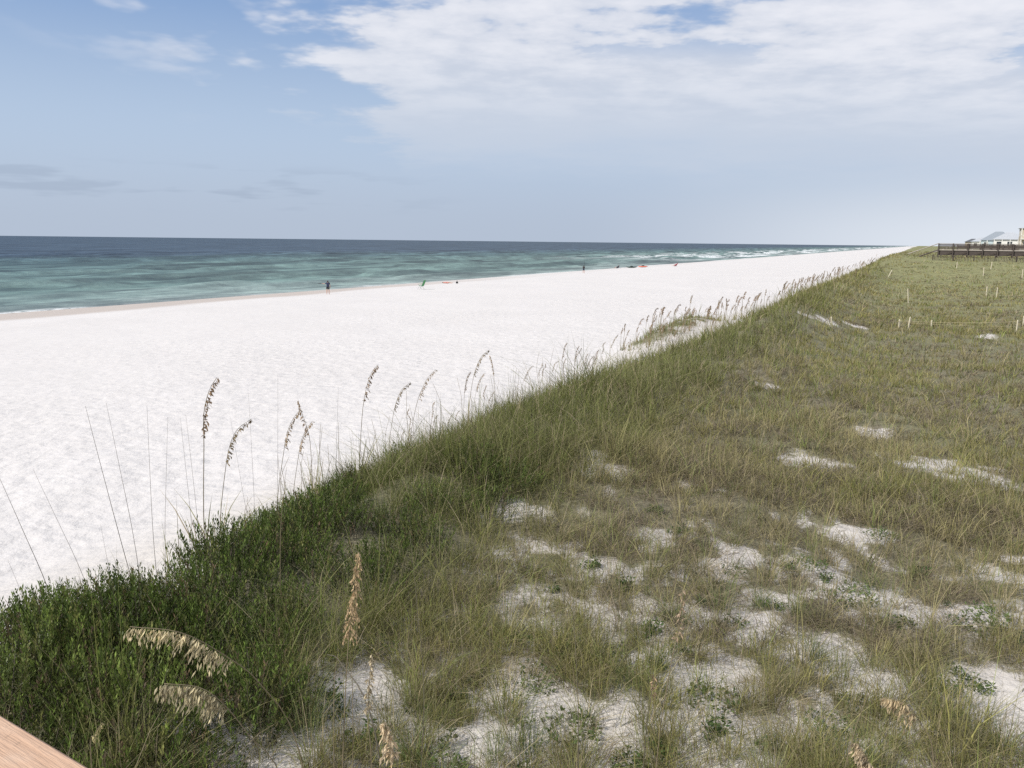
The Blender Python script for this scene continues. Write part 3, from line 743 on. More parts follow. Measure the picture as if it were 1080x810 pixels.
for pix, lab, r in [([(420,860,4.4),(395,770,4.5),(360,700,4.7),(345,690,4.8)], 'dark bare stalk leaning left under the rust-brown seed head', .005),
                    ([(612,860,4.6),(610,780,4.6),(608,700,4.6),(604,640,4.6)], 'dark upright bare stalk at the bottom centre', .0032),
                    ([(437,820,5.0),(447,740,5.1),(440,640,5.2),(432,560,5.3)], 'long thin stalk rising through the grass left of centre', .0026),
                    ([(295,640,8.0),(296,560,8.0),(301,508,8.0)], 'straw-yellow stalk in front of the dark shrubs', .0045),
                    ([(880,800,5.4),(905,760,5.4),(935,700,5.3),(965,660,5.2)], 'straw stalk leaning right at the lower right', .003),
                    ([(350,830,4.4),(352,750,4.4),(356,690,4.4)], 'thin straight straw stalk left of the rust-brown head', .003),
                    ([(368,830,4.3),(372,750,4.3),(370,700,4.3)], 'thin straight straw stalk right under the rust-brown head', .003)]:
    pts = [at_depth(*q) for q in pix]; p0 = pts[0].copy(); p0.z = gz(p0.x, p0.y)-.03
    stalk([tuple(p0)]+[tuple(p) for p in (pts[1:] if pts[0].z > p0.z+.05 else pts[1:])], lab, r, mat='stem' if 'straw' in lab else 'darkstem')

# ------------------------------------------------------------------ stakes and twine
stakes = [(948,344,336,0,'left of the near pair in mid slope'),(958,344,333,.12,'leaning right one of the near pair in mid slope'),(982,345,337,0,'just right of the near pair'),
          (877,341,333,-.1,'beside the bright sand patches, farthest left on the near line'),(1072,349,337,0,'near the right edge, in front of the thicker one'),(1079,342,333,0,'at the very right edge of the frame'),
          (1040,312,302,0,'left of the pair over a small sand scar'),(1051,312,303,0,'right of the pair over a small sand scar'),(1037,289,282,0,'on the upper slope, below the walkway'),
          (1045,282,276,.1,'tiny, highest up the slope under the walkway'),(1078,291,284,0,'upper slope by the right edge'),(1009,281,276,0,'tiny, left part of the upper slope'),
          (937,290,283,.5,'strongly tilted, alone in the upper middle'),(958,318,303,-.15,'in tall grass half way up, tilted left')]
SP = []
for px, py, ty, tl, lab in stakes:
    p = hit(px, py+2); H = max(.45, .85*(py+2-ty)*math.hypot(p.x, p.y)/F)
    b = BM(); w = .04+.0003*p.y
    b.poly([(-w/2, -w/2, -.3), (w/2, -w/2, -.3), (w/2, w/2, -.3), (-w/2, w/2, -.3), (-w/2, -w/2, H-.04), (w/2, -w/2, H-.04), (w/2, w/2, H-.04), (-w/2, w/2, H-.04), (0, 0, H)],
           [(0, 1, 5, 4), (1, 2, 6, 5), (2, 3, 7, 6), (3, 0, 4, 7), (4, 5, 8), (5, 6, 8), (6, 7, 8), (7, 4, 8), (3, 2, 1, 0)])
    o = b.out('wooden_stake', MAT['stake']); o.location = p; o.rotation_euler = (0, tl, .3)
    tag(o, 'pale wooden stake '+lab, 'stake', 'pale stakes marking the dune grass'); SP.append((p, H, tl))
def twine(a, b, ha, hb, sag, lab, r=.008):
    r *= .7
    pa = Vector((a.x, a.y, a.z+ha)); pb = Vector((b.x, b.y, b.z+hb)); ps = []
    for i in range(15):
        u = i/14; q = pa.lerp(pb, u); q.z -= sag*4*u*(1-u); ps.append(q-pa)
    o = BM().tube(ps, r, 5).out('twine', MAT['rope']); o.location = pa
    tag(o, lab, 'twine')
twine(SP[3][0], SP[0][0], SP[3][1]*.8, SP[0][1]*.75, .05, 'twine from the leftmost near stake to the near pair', .012)
twine(SP[0][0], SP[4][0], SP[0][1]*.8, SP[4][1]*.85, .08, 'upper yellowish twine between the near pair and the right edge', .014)
twine(SP[1][0], SP[4][0], SP[1][1]*.45, SP[4][1]*.5, .06, 'lower yellowish twine under the upper one at the right', .012)
twine(SP[4][0], SP[5][0], SP[4][1]*.8, SP[5][1]*.8, .02, 'short twine joining the two stakes at the right edge', .012)
twine(SP[13][0], SP[6][0], SP[13][1]*.5, SP[6][1]*.5, .05, 'faint twine crossing the middle of the slope', .016)

# ------------------------------------------------------------------ near boardwalk the picture is taken from
def plane_pt(px, py, z):
    d = ray(px, py); k = (z-CAMZ)/d.z; return Vector((d.x*k, d.y*k, z))
RZ = CAMZ-.55
Aa = plane_pt(0, 750, RZ); Bb = plane_pt(101, 810, RZ); dv = (Bb-Aa).normalized(); nv = Vector((0, 0, 1)).cross(dv)   # nv towards the dune
if nv.y < 0: nv = -nv
ang = math.atan2(dv.y, dv.x); rot = Matrix.Rotation(ang, 4, 'Z')
bw = thing('boardwalk', 'timber boardwalk with a salmon painted handrail at the bottom left corner', 'boardwalk', (0, 0, 0))
def along(k, off, z): return Aa + dv*k - nv*off + Vector((0, 0, z-Aa.z))
p = along(1.0, .07, RZ-.019); BM().box(0, 0, 0, 6.0, .14, .038, bev=.006).out('handrail', MAT['rail'], bw).matrix_local = Matrix.Translation(p) @ rot
for k, of in ((.075, .045), (.09, .105)):
    q = along(k, of, RZ+.001); BM().tube([q-Vector((0, 0, .004)), q+Vector((0, 0, .0015))], .0045, 12).out('screw', MAT['metal'], bw)
for k in (-1.6, .55, 2.4):
    q = along(k, .07, 0); zb = gz(q.x, q.y)-.4; zt = RZ-.04
    BM().box(0, 0, 0, .09, .09, zt-zb, bev=.004).out('post', MAT['board_l'], bw).matrix_local = Matrix.Translation((q.x, q.y, (zb+zt)/2)) @ rot
for zz in (6.7, 6.05):
    q = along(1.0, .05, zz); BM().box(0, 0, 0, 6.0, .036, .09).out('rail_board', MAT['board_l'], bw).matrix_local = Matrix.Translation(q) @ rot
for i in range(40):
    q = along(-1.9+i*.15, .022, 6.38); BM().box(0, 0, 0, .036, .018, .72).out('baluster', MAT['board_l'], bw).matrix_local = Matrix.Translation(q) @ rot
bmx = BM()
for i in range(40): bmx.box(-2.0+i*.15+1.0-.0, 0, 0, .14, 1.7, .036)
bmx.out('deck', MAT['board_l'], bw).matrix_local = Matrix.Translation(along(-1.0, .97, 5.86)) @ rot

# ------------------------------------------------------------------ far walkovers
def walkover(p0, dirv, Lh, label, ground_z, deck_z, stairs=True, w=1.8, name='dune_walkover'):
    root = thing(name, label, 'walkway', p0, math.atan2(dirv[1], dirv[0]))
    z0 = ground_z-p0[2]; dz = deck_z-p0[2]; rh = 1.1
    BM().box(Lh/2, 0, dz-.04, Lh, w, .08).out('deck', MAT['board_l'], root)
    for sy in (-1, 1):
        BM().box(Lh/2, sy*(w/2+.03), dz-.10, Lh, .06, .16).out('beam', MAT['board_l'], root)
        BM().box(Lh/2, sy*(w/2-.1), dz-.62, Lh, .06, .85).out('skirt_board', MAT['board'], root)
    for sy in (-1, 1):
        yy = sy*(w/2-.05)
        BM().box(Lh/2, yy, dz+rh, Lh, .16, .06).out('top_rail', MAT['board_l'], root)
        m = BM()
        for zz in (.16, .36, .56, .76, .94): m.box(Lh/2, yy, dz+zz, Lh, .05, .14)
        m.out('side_rails', MAT['board'], root)
    k = 0
    while k <= Lh:
        for sy in (-1, 1):
            BM().box(k, sy*(w/2+.15), (dz+rh+z0-1.5)/2, .16, .16, dz+rh-z0+1.5).out('post', MAT['board'], root)
        k += 2.4
    m = BM()
    for i in range(int(Lh/2.4)):
        m.tube([(i*2.4, -w/2-.18, z0+.1), (i*2.4+2.4, -w/2-.18, dz-.3)], .05, 4)
    m.out('cross_brace', MAT['board'], root)
    if stairs:
        m = BM(); n = 12; run = .42; rise = (dz-z0)/n+.05
        for i in range(n): m.box(-(i+.5)*run, 0, dz-(i+1)*rise, run+.03, w, .05)
        m.out('stairs', MAT['board_l'], root)
        for sy in (-1, 1):
            BM().tube([(0, sy*w/2, dz+rh), (-n*run, sy*w/2, dz+rh-n*rise)], .07, 4).out('stair_rail', MAT['board_l'], root)
            BM().tube([(0, sy*w/2, dz-.1), (-n*run, sy*w/2, dz-.1-n*rise)], .10, 4).out('stringer', MAT['board'], root)
    return root
def spot(px, depth, z=None):
    d = ray(px, 260); x = d.x/d.y*depth; y = depth
    return (x, y, gz(x, y) if z is None else z)
rd = (-N[0], -N[1])
p = spot(990, 158); walkover((p[0], p[1], p[2]-.1), rd, 62, 'long brown timber dune walkover with stairs at its seaward end, in front of the houses', p[2], CAMZ-.62)
p = spot(1010, 205); walkover((p[0], p[1], p[2]-.1), rd, 60, 'second dune walkover standing behind the long brown one', p[2], CAMZ-.75, w=1.6)
p = spot(1034, 250); walkover((p[0], p[1], p[2]-.1), rd, 50, 'third and farthest dune walkover close to the houses', p[2], CAMZ-.5, False, w=1.6)
# low sand fence before the walkover
fr = thing('sand_fence', 'low dark slatted sand fence at the foot of the long walkover', 'fence', (0, 0, 0))
a0 = Vector(spot(985, 140)); ma = BM(); mb = BM()
for i in range(150):
    q = a0+Vector((rd[0], rd[1], 0))*(i*.22); zz = gz(q.x, q.y)
    ma.box(q.x, q.y, zz+.35, .06, .03, .8)
ma.out('slats', MAT['board'], fr)
for i in range(12):
    q = a0+Vector((rd[0], rd[1], 0))*(i*3.0); zz = gz(q.x, q.y); BM().box(q.x, q.y, zz+.4, .1, .1, 1.1).out('post', MAT['board'], fr)

# ------------------------------------------------------------------ houses
def house(px, depth, w, d, storeys, roof, wall, roofm, label, zb=3.5, rz=0.3, gable=True, deck=True, roofh=2.4, lantern=False):
    x = ray(px, 260).x/ray(px, 260).y*depth; y = depth; zb = gz(x, y)
    root = thing('beach_house', label, 'house', (x, y, zb), rz)
    e = 1.2; H = storeys*3.0
    for sx in (-1, 0, 1):
        for sy in (-1, 1): BM().box(sx*(w/2-.3), sy*(d/2-.3), e/2-.5, .3, .3, e+1.2).out('pile', MAT['wwhite'], root)
    wl = BM().box(0, 0, e+H/2, w, d, H).out('wall', MAT[wall], root)
    zt = e+H; ov = .5
    if gable:
        BM().poly([(-w/2-ov, -d/2-ov, zt), (w/2+ov, -d/2-ov, zt), (w/2+ov, d/2+ov, zt), (-w/2-ov, d/2+ov, zt), (-w*.12, 0, zt+roofh), (w*.12, 0, zt+roofh)],
                  [(0, 1, 5, 4), (1, 2, 5), (2, 3, 4, 5), (3, 0, 4), (3, 2, 1, 0)]).out('roof', MAT[roofm], root)
    else:
        BM().poly([(-w/2-ov, -d/2-ov, zt), (w/2+ov, -d/2-ov, zt), (w/2+ov, d/2+ov, zt), (-w/2-ov, d/2+ov, zt), (0, -d/2-ov, zt+roofh), (0, d/2+ov, zt+roofh)],
                  [(0, 1, 4), (1, 2, 5, 4), (2, 3, 5), (3, 0, 4, 5), (3, 2, 1, 0)]).out('roof', MAT[roofm], root)
    if lantern:
        BM().box(w*.05, 0, zt+roofh+.2, 2.6, 2.6, 1.8).out('lookout', MAT[wall], root)
        BM().box(w*.05, 0, zt+roofh+1.2, 3.2, 3.2, .2).out('lookout_roof', MAT['roofd'], root)
    for f in range(storeys):
        zc = e+f*3+1.6; nw = max(2, int(w/2.6))
        for i in range(nw):
            xx = -w/2+(i+.5)*w/nw
            fr_ = BM().box(xx, -d/2-.03, zc, 1.5, .06, 1.7).out('window', MAT['wwhite'], root)
            BM().box(xx, -d/2-.075, zc, 1.25, .03, 1.45).out('pane', MAT['glass'], fr_)
        for i in range(2):
            yy = -d/2+(i+.5)*d/2
            fr_ = BM().box(-w/2-.03, yy, zc, .06, 1.5, 1.6).out('window', MAT['wwhite'], root)
            BM().box(-w/2-.075, yy, zc, .03, 1.25, 1.35).out('pane', MAT['glass'], fr_)
        if deck:
            BM().box(0, -d/2-1.3, e+f*3+.02, w, 2.4, .2).out('balcony_floor', MAT['wwhite'], root)
            BM().box(0, -d/2-2.5, e+f*3+1.05, w, .08, .08).out('balcony_rail', MAT['wwhite'], root)
            m = BM()
            for i in range(int(w/.45)+1): m.box(-w/2+.05+i*.45, -d/2-2.45, e+f*3+.55, .05, .05, .92)
            m.out('balusters', MAT['wwhite'], root)
            for i in range(5): BM().box(-w/2+.12+i*(w-.24)/4, -d/2-2.3, e+f*3+1.5, .2, .2, 2.9).out('column', MAT['wwhite'], root)
    return root
house(1026, 420, 7, 7, 1, 0, 'wtan', 'roofd', 'smallest tan beach house, leftmost and farthest of the houses', rz=-.5, deck=False, roofh=1.6)
house(1035, 380, 8, 8, 1, 0, 'wwhite', 'roofw', 'low pale beach house between the smallest one and the blue-roofed one', rz=-.45, deck=False, roofh=1.8)
house(1052, 300, 9, 8, 1, 0, 'wblue', 'roofb', 'beach house with a steep blue-grey gabled roof', rz=-.7, gable=True, roofh=3.1)
house(1064, 262, 8.5, 8, 1, 0, 'wwhite', 'roofw', 'white beach house with a pale metal roof and a columned porch', rz=-.5, roofh=2.2)
house(1107, 238, 15, 11, 2, 0, 'wtan', 'roofw', 'largest two-storey tan beach house with white balconies and a rooftop lookout at the right edge', rz=-.5, roofh=2.0, lantern=True)

# ------------------------------------------------------------------ people and beach things
def skinobj(name, V, E, Rr, mat, parent, sub=2, root=0):
    me = bpy.data.meshes.new(name); me.from_pydata([Vector(v) for v in V], E, []); me.materials.append(mat)
    o = link(name, me, parent)
    bpy.context.view_layer.objects.active = o
    md = o.modifiers.new('skin', 'SKIN'); md.use_smooth_shade = True
    if not me.skin_vertices: me.attributes
    for i, v in enumerate(me.skin_vertices[0].data):
        r_ = Rr[i]; v.radius = (r_, r_) if not isinstance(r_, tuple) else r_; v.use_root = (i == root)
    sb = o.modifiers.new('sub', 'SUBSURF'); sb.levels = sub; sb.render_levels = sub
    return o
def person(loc, rz, label, joints, shirt, shorts, hair_up=None, name='person', long_legs=False):
    """joints: dict of positions in local space"""
    J = joints
    root = thing(name, label, 'person', loc, rz)
    keys = ['pelvis', 'waist', 'chest', 'neck', 'skull', 'crown',
            'hip_l', 'knee_l', 'ankle_l', 'toe_l', 'hip_r', 'knee_r', 'ankle_r', 'toe_r',
            'sh_l', 'el_l', 'wr_l', 'ha_l', 'sh_r', 'el_r', 'wr_r', 'ha_r']
    rr_ = [(.15, .11), (.13, .10), (.155, .11), .055, .085, .075, .085, .058, .038, .035, .085, .058, .038, .035, .06, .042, .03, .026, .06, .042, .03, .026]
    ed = [('pelvis', 'waist'), ('waist', 'chest'), ('chest', 'neck'), ('neck', 'skull'), ('skull', 'crown'),
          ('pelvis', 'hip_l'), ('hip_l', 'knee_l'), ('knee_l', 'ankle_l'), ('ankle_l', 'toe_l'), ('pelvis', 'hip_r'), ('hip_r', 'knee_r'), ('knee_r', 'ankle_r'), ('ankle_r', 'toe_r'),
          ('chest', 'sh_l'), ('sh_l', 'el_l'), ('el_l', 'wr_l'), ('wr_l', 'ha_l'), ('chest', 'sh_r'), ('sh_r', 'el_r'), ('el_r', 'wr_r'), ('wr_r', 'ha_r')]
    V = [J[k] for k in keys]; E = [(keys.index(a), keys.index(b)) for a, b in ed]
    # fingers: five short chains from each hand
    V = list(V); Rr = list(rr_)
    for sd in ('l', 'r'):
        h = Vector(J['ha_'+sd]); w_ = Vector(J['wr_'+sd]); d = (h-w_).normalized()
        c = d.cross(Vector((0, 0, 1)));  c = c.normalized() if c.length > .1 else Vector((1, 0, 0))
        for i in range(5):
            off = c*((i-2)*.018); ln_ = [.05, .075, .085, .078, .06][i]
            if i == 0: b0 = h-d*.03+c*-.035; tip_ = b0+(d*.7-c*.6).normalized()*.05
            else: b0 = h+off; tip_ = b0+d*ln_
            hi = keys.index('ha_'+sd); V += [b0+(tip_-b0)*.5, tip_]; Rr += [.009, .008]
            E += [(hi, len(V)-2), (len(V)-2, len(V)-1)]
    skinobj('body', V, E, Rr, MAT['skin'], root)
    k2 = ['waist', 'chest', 'pelvis', 'sh_l', 'el_l', 'sh_r', 'el_r']
    vv = [Vector(J[k]) for k in k2]; vv[4] = vv[3].lerp(vv[4], .75); vv[6] = vv[5].lerp(vv[6], .75)
    top = vv[1].lerp(Vector(J['neck']), .55)
    vv.append(top)
    skinobj('shirt', vv, [(0, 1), (0, 2), (1, 3), (3, 4), (1, 5), (5, 6), (1, 7)], [(.165, .13), (.185, .135), (.175, .135), .085, .062, .085, .062, .075], MAT[shirt], root)
    k3 = ['pelvis', 'hip_l', 'knee_l', 'hip_r', 'knee_r']; vv = [Vector(J[k]) for k in k3]; vv[2] = vv[1].lerp(vv[2], .62); vv[4] = vv[3].lerp(vv[4], .62)
    skinobj('shorts', vv, [(0, 1), (1, 2), (0, 3), (3, 4)], [(.17, .125), .115, .098, .115, .098], MAT[shorts], root)
    sk = Vector(J['skull']); cr = Vector(J['crown']); dd = (cr-sk).normalized(); bk = Vector(J.get('back', (0, -1, 0))).normalized()
    skinobj('hair', [sk+bk*.03, cr+dd*.01+bk*.015, sk+bk*.045-dd*.03], [(0, 1), (0, 2)], [.088, .075, .06], MAT['hair'], root)
    # face
    fc = -bk; si = dd.cross(fc).normalized(); m = BM()
    for sgn in (-1, 1):
        c = sk+fc*.083+si*sgn*.03+dd*.01; m.box(c.x, c.y, c.z, .02, .012, .012)
    m.out('eyes', MAT['black'], root)
    c = sk+fc*.095-dd*.012; BM().tube([c+dd*.02-fc*.01, c, c-dd*.012-fc*.012], [.008, .014, .006], 6).out('nose', MAT['skin'], root)
    c = sk+fc*.082-dd*.045; BM().tube([c-si*.022, c+fc*.004, c+si*.022], [.003, .006, .003], 5).out('mouth', MAT['pink'], root)
    return root
STAND = dict(pelvis=(0, 0, .92), waist=(0, 0, 1.08), chest=(0, 0, 1.30), neck=(0, 0, 1.50), skull=(0, .01, 1.62), crown=(0, 0, 1.69),
    hip_l=(-.10, 0, .86), knee_l=(-.13, .02, .48), ankle_l=(-.14, 0, .07), toe_l=(-.16, .15, .035), hip_r=(.10, 0, .86), knee_r=(.13, .02, .48), ankle_r=(.14, 0, .07), toe_r=(.16, .15, .035),
    sh_l=(-.19, 0, 1.42), el_l=(-.26, .02, 1.16), wr_l=(-.27, .08, .92), ha_l=(-.27, .10, .84), sh_r=(.19, 0, 1.42), el_r=(.27, .0, 1.16), wr_r=(.27, .06, .92), ha_r=(.27, .08, .84))
p = hit(346, 310.5)
J = dict(STAND); J.update(el_l=(-.42, .06, 1.30), wr_l=(-.64, .10, 1.36), ha_l=(-.72, .11, 1.37))
pa = person(p, rad(8), 'person in a navy shirt and black shorts facing the sea with one arm held out', J, 'navy', 'black')
o = BM().tube([(-.66, .12, 1.375), (-.95, .16, 1.37), (-1.25, .2, 1.36)], [.028, .035, .02], 8).out('held_item', MAT['black'])  # unidentified dark object in the outstretched hand, its form made up
o.location = p; o.rotation_euler.z = rad(8); tag(o, 'slim black item held out by the person in the navy shirt', 'held item')
p = hit(615.5, 288.3)
J = dict(STAND); J.update(el_r=(.25, .16, 1.20), wr_r=(.16, .36, 1.22), ha_r=(.14, .42, 1.24), el_l=(-.25, .14, 1.2), wr_l=(-.1, .34, 1.12), ha_l=(-.04, .40, 1.12))
person(p, rad(-20), 'person in dark clothes standing with a rod at the water edge', J, 'black', 'navy')
rx = BM().tube([(.05, .38, .95), (.1, .45, 1.5), (-.05, .55, 2.6), (-.25, .8, 3.7)], [.03, .03, .022, .012], 6).out('fishing_rod', MAT['rod']); rx.location = p; rx.rotation_euler.z = rad(-20)
tag(rx, 'tall thin fishing rod held upright by the person at the water edge', 'fishing rod')
def seated(lean=.35, kneeh=.42, legx=.5):        # sitting facing +y
    return dict(pelvis=(0, 0, .20), waist=(0, -.08, .34), chest=(0, -.08-lean*.5, .56), neck=(0, -.12-lean*.8, .74), skull=(0, -.12-lean*.9, .86), crown=(0, -.14-lean, .93),
        hip_l=(-.10, .05, .19), knee_l=(-.13, .42, kneeh), ankle_l=(-.13, .42+legx*.75, .08), toe_l=(-.14, .5+legx*.85, .14), hip_r=(.10, .05, .19), knee_r=(.13, .42, kneeh), ankle_r=(.13, .42+legx*.75, .08), toe_r=(.14, .5+legx*.85, .14),
        sh_l=(-.19, -.1-lean*.6, .66), el_l=(-.27, .0, .45), wr_l=(-.24, .2, .40), ha_l=(-.22, .27, .41), sh_r=(.19, -.1-lean*.6, .66), el_r=(.27, .0, .45), wr_r=(.24, .2, .40), ha_r=(.22, .27, .41))
def beach_chair(loc, rz, fabric, label, seat_z=.18, back=.75, lean=.35, sc=1, legs=.18):
    root = thing('beach_chair', label, 'chair', loc, rz); root.scale = (sc,)*3
    w = .56
    BM().poly([(-w/2, .28, seat_z+.04), (w/2, .28, seat_z+.04), (w/2, -.22, seat_z-.02), (-w/2, -.22, seat_z-.02), (-w/2, .28, seat_z+.015), (w/2, .28, seat_z+.015), (w/2, -.22, seat_z-.045), (-w/2, -.22, seat_z-.045)],
              [(0, 1, 2, 3), (7, 6, 5, 4), (0, 4, 5, 1), (1, 5, 6, 2), (2, 6, 7, 3), (3, 7, 4, 0)]).out('seat', MAT[fabric], root)
    bz = seat_z+back*math.cos(lean); by = -.22-back*math.sin(lean)
    BM().poly([(-w/2, -.22, seat_z), (w/2, -.22, seat_z), (w/2, by, bz), (-w/2, by, bz), (-w/2, -.25, seat_z-.01), (w/2, -.25, seat_z-.01), (w/2, by-.03, bz-.01), (-w/2, by-.03, bz-.01)],
              [(0, 1, 2, 3), (7, 6, 5, 4), (0, 4, 5, 1), (1, 5, 6, 2), (2, 6, 7, 3), (3, 7, 4, 0)]).out('backrest', MAT[fabric], root)
    for sx in (-1, 1):
        x = sx*(w/2+.02)
        BM().tube([(x, .30, seat_z+.03), (x, -.24, seat_z-.03), (x, by-.02, bz+.02)], .016, 6).out('side_frame', MAT['metal'], root)
        BM().tube([(x, -.30, 0), (x, .22, seat_z+.22), (x, .10, seat_z+.24)], .014, 6).out('leg', MAT['metal'], root)
        BM().tube([(x, .30, 0), (x, .05, seat_z)], .014, 6).out('leg', MAT['metal'], root)
        BM().box(x, -.05, seat_z+.25, .05, .46, .025).out('armrest', MAT[fabric], root)
    return root
def face_to(px, py, extra=0): return 0
p = hit(444, 305); beach_chair(p, rad(68), 'green', 'tall-backed green beach chair standing empty near the water', seat_z=.42, back=.78, lean=.42, sc=1.08)
p = hit(482, 299.2)
def bag(loc, label, mat='black', sc=1):
    root = thing('beach_bag', label, 'bag', loc, .4); root.scale = (sc,)*3
    skinobj('body', [(-.2, 0, .16), (0, 0, .20), (.2, 0, .15)], [(0, 1), (1, 2)], [.15, .19, .14], MAT[mat], root)
    for sy in (-1, 1): BM().tube([(-.12, sy*.07, .3), (-.06, sy*.08, .46), (.06, sy*.08, .46), (.12, sy*.07, .3)], .012, 6).out('handle', MAT[mat], root)
bag(p, 'black bag lying on the sand right of the green chair', sc=1.0)
LIE = dict(pelvis=(0, 0, .13), waist=(0, .16, .13), chest=(0, .38, .16), neck=(0, .58, .17), skull=(0, .70, .18), crown=(0, .78, .18), back=(0, 0, -1),
    hip_l=(-.1, -.06, .12), knee_l=(-.13, -.44, .20), ankle_l=(-.13, -.84, .06), toe_l=(-.14, -.9, .16), hip_r=(.1, -.06, .12), knee_r=(.13, -.44, .14), ankle_r=(.13, -.86, .06), toe_r=(.14, -.9, .16),
    sh_l=(-.19, .50, .14), el_l=(-.3, .28, .08), wr_l=(-.26, .05, .07), ha_l=(-.26, -.03, .06), sh_r=(.19, .5, .14), el_r=(.3, .28, .08), wr_r=(.26, .05, .07), ha_r=(.26, -.03, .06))
p = hit(471.5, 299); person(p, rad(80), 'person in pink lying on the sand between the green chair and the black bag', LIE, 'pink', 'pink')
p = hit(651, 283.2); beach_chair(p, rad(60), 'navy', 'low dark beach chair by the water carrying a seated person', seat_z=.16, back=.62, lean=.4, sc=1.15)
person(p, rad(60), 'person in black sitting in the low dark beach chair', seated(.3), 'black', 'navy')
def kayak(loc, rz, L_, label, mat):
    root = thing('kayak', label, 'kayak', loc, rz)
    n = 17; b = bmesh.new(); rings = []
    for i in range(n):
        u = i/(n-1)*2-1; w = .36*(1-abs(u)**2.6)+.01; x = u*L_/2; rise = .14*abs(u)**3; hh = .22*(1-abs(u)**3*.6)
        rings.append([b.verts.new((x, w*math.cos(a), .2+rise+hh*math.sin(a)*(.95 if a < math.pi else .85))) for a in [k*math.pi/6 for k in range(12)]])
    for A_, B_ in zip(rings, rings[1:]):
        for k in range(12): b.faces.new((A_[k], A_[(k+1) % 12], B_[(k+1) % 12], B_[k]))
    b.faces.new(rings[0]); b.faces.new(rings[-1]); q = BM(); q.b = b; q.out('hull', MAT[mat], root, True)
    BM().tube([(-.45, 0, .39), (-.2, 0, .43), (.25, 0, .43), (.5, 0, .39)], [.05, .2, .2, .05], 10).out('cockpit_rim', MAT['black'], root)
p = hit(678, 282); kayak(p, rad(12), 2.9, 'coral orange boat drawn up at the water edge, right of the dark one', 'coral')
p = hit(666, 282.6); kayak(p, rad(10), 3.2, 'dark green boat lying left of the coral orange one', 'dgreen')
p = hit(712, 281); beach_chair(p, rad(62), 'red', 'low red beach chair holding a reclining person, farthest along the water', seat_z=.18, back=.75, lean=.5, sc=1.25)
person(p, rad(62), 'person in red reclining in the low red beach chair', seated(.45, .36, .6), 'red', 'red')

# ------------------------------------------------------------------ light and sky
SUN_AZ = rad(-118); SUN_EL = rad(40)
sd = Vector((math.sin(SUN_AZ)*math.cos(SUN_EL), math.cos(SUN_AZ)*math.cos(SUN_EL), math.sin(SUN_EL)))
L_ = bpy.data.lights.new('sun', 'SUN'); L_.energy = 4.3; L_.angle = rad(.9); L_.color = (1, .945, .86)
lo_ = bpy.data.objects.new('sun', L_); C.objects.link(lo_); lo_.rotation_euler = sd.to_track_quat('Z', 'Y').to_euler()

W = bpy.data.worlds.new('World'); S.world = W; W.use_nodes = True
nt = W.node_tree; ns = nt.nodes; ln = nt.links; ns.clear()
out = ns.new('ShaderNodeOutputWorld'); bg = ns.new('ShaderNodeBackground'); bg.inputs[1].default_value = .10
sky = ns.new('ShaderNodeTexSky'); sky.sky_type = 'NISHITA'; sky.sun_disc = False; sky.sun_elevation = SUN_EL; sky.sun_rotation = SUN_AZ
sky.altitude = 0; sky.air_density = 1.0; sky.dust_density = 1.0; sky.ozone_density = 1.5
tc = ns.new('ShaderNodeTexCoord'); G = tc.outputs['Generated']
sx = ns.new('ShaderNodeSeparateXYZ'); ln.new(G, sx.inputs[0]); gx, gy, gzz = sx.outputs
zc = mth(ns, ln, 'MAXIMUM', gzz, 0.0)
K = 10.0                              # colours below are divided by the 0.10 strength
def kc(*c): return tuple(v*K for v in c)
el = zc
# clear-sky gradient, hazy towards the horizon
haze = mrange(ns, ln, el, 0.0, .30, 1, 0)
hz_col = mixc(ns, ln, mrange(ns, ln, el, 0, .14), kc(.46, .535, .655), kc(.50, .61, .77))
rightw = mrange(ns, ln, gx, .05, .55)
hz_col = mixc(ns, ln, mth(ns, ln, 'MULTIPLY', rightw, mrange(ns, ln, el, .12, 0)), hz_col, kc(.76, .81, .88))
clear = mixc(ns, ln, mrange(ns, ln, el, .08, .34), kc(.44, .57, .78), kc(.19, .35, .68))
c = mixc(ns, ln, .25, clear, sky.outputs[0])
c = mixc(ns, ln, mth(ns, ln, 'POWER', haze, 1.2), c, hz_col)
# cloud layer seen as a plane overhead
den = mth(ns, ln, 'ADD', zc, .08)
px_ = mth(ns, ln, 'DIVIDE', gx, den); py_ = mth(ns, ln, 'DIVIDE', gy, den)
cv = ns.new('ShaderNodeCombineXYZ'); ln.new(px_, cv.inputs[0]); ln.new(py_, cv.inputs[1]); CP = cv.outputs[0]
n1 = noise(ns, ln, CP, 1.1, 5, .62); n2 = noise(ns, ln, CP, 3.2, 5, .6)
wx = mth(ns, ln, 'ADD', px_, mth(ns, ln, 'MULTIPLY', mth(ns, ln, 'SUBTRACT', n1, .5), 1.7))
wx = mth(ns, ln, 'ADD', wx, mth(ns, ln, 'MULTIPLY', mth(ns, ln, 'SUBTRACT', n2, .5), .5))
wy = mth(ns, ln, 'ADD', py_, mth(ns, ln, 'MULTIPLY', mth(ns, ln, 'SUBTRACT', n1, .5), 2.2))
mask = mth(ns, ln, 'MULTIPLY', mrange(ns, ln, wx, -.88, -.60), mrange(ns, ln, wy, 7.0, 4.5))
holes = mrange(ns, ln, mth(ns, ln, 'ADD', n1, mth(ns, ln, 'MULTIPLY', n2, .5)), .60, .74, .12, 1)
holes = mth(ns, ln, 'MAXIMUM', holes, mrange(ns, ln, py_, 2.9, 3.6))
mask = mth(ns, ln, 'MULTIPLY', mask, holes)
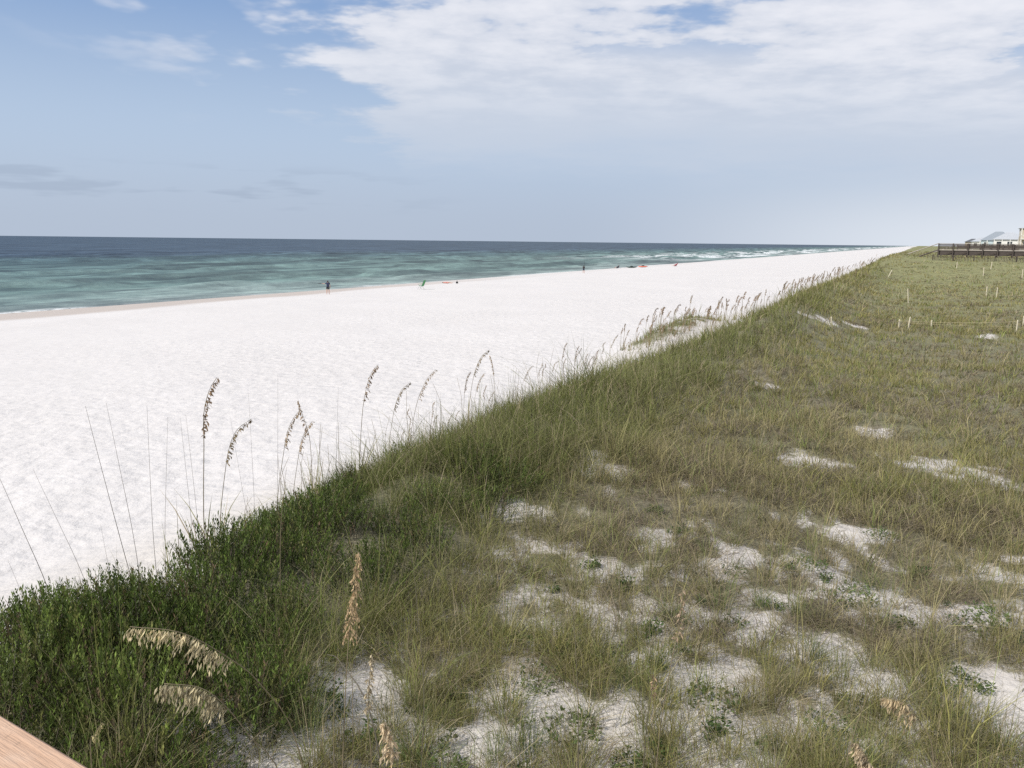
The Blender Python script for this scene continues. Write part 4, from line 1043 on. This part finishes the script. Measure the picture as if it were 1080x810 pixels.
# detached wisps left of the main sheet
wsp = mth(ns, ln, 'MULTIPLY', mrange(ns, ln, mth(ns, ln, 'ADD', mth(ns, ln, 'MULTIPLY', n1, .55), mth(ns, ln, 'MULTIPLY', noise(ns, ln, CP, 2.4, 3, .6, (1, .6, 1)), .55)), .55, .66), mrange(ns, ln, px_, -1.9, -.9))
mask = mth(ns, ln, 'MAXIMUM', mask, mth(ns, ln, 'MULTIPLY', mth(ns, ln, 'MULTIPLY', wsp, mrange(ns, ln, py_, 5.0, 4.2)), .75))
shade = mrange(ns, ln, mth(ns, ln, 'ADD', mth(ns, ln, 'MULTIPLY', n1, .5), mth(ns, ln, 'MULTIPLY', n2, .5)), .38, .62)
ccol = mixc(ns, ln, shade, kc(.64, .68, .77), kc(.90, .90, .94))
ccol = mixc(ns, ln, mrange(ns, ln, py_, 2.8, 5.2), ccol, kc(.58, .645, .755))
c = mixc(ns, ln, mth(ns, ln, 'MULTIPLY', mask, .88), c, ccol)
# thin low grey clouds over the horizon at left
dm = ns.new('ShaderNodeCombineXYZ'); ln.new(gx, dm.inputs[0]); ln.new(gzz, dm.inputs[2])
lg = noise(ns, ln, dm.outputs[0], 1.0, 3, .6, (7, 1, 48))
low = mth(ns, ln, 'MULTIPLY', mrange(ns, ln, lg, .50, .62), mth(ns, ln, 'MULTIPLY', mrange(ns, ln, el, .025, .04), mrange(ns, ln, el, .085, .065)))
low = mth(ns, ln, 'MULTIPLY', low, mth(ns, ln, 'MULTIPLY', mrange(ns, ln, gx, .0, -.3), .34))
c = mixc(ns, ln, low, c, kc(.30, .37, .49))
ln.new(c, bg.inputs[0]); ln.new(bg.outputs[0], out.inputs[0])

W.cycles.sampling_method = 'NONE'
S.view_settings.view_transform = 'Standard'; S.view_settings.look = 'None'; S.view_settings.exposure = 0; S.view_settings.gamma = 1
S.cycles.max_bounces = 5; S.cycles.diffuse_bounces = 2; S.cycles.transmission_bounces = 3; S.cycles.glossy_bounces = 2
S.cycles.use_adaptive_sampling = True; S.cycles.adaptive_threshold = .012; S.cycles.use_denoising = False
S.render.resolution_x = 1024; S.render.resolution_y = 768
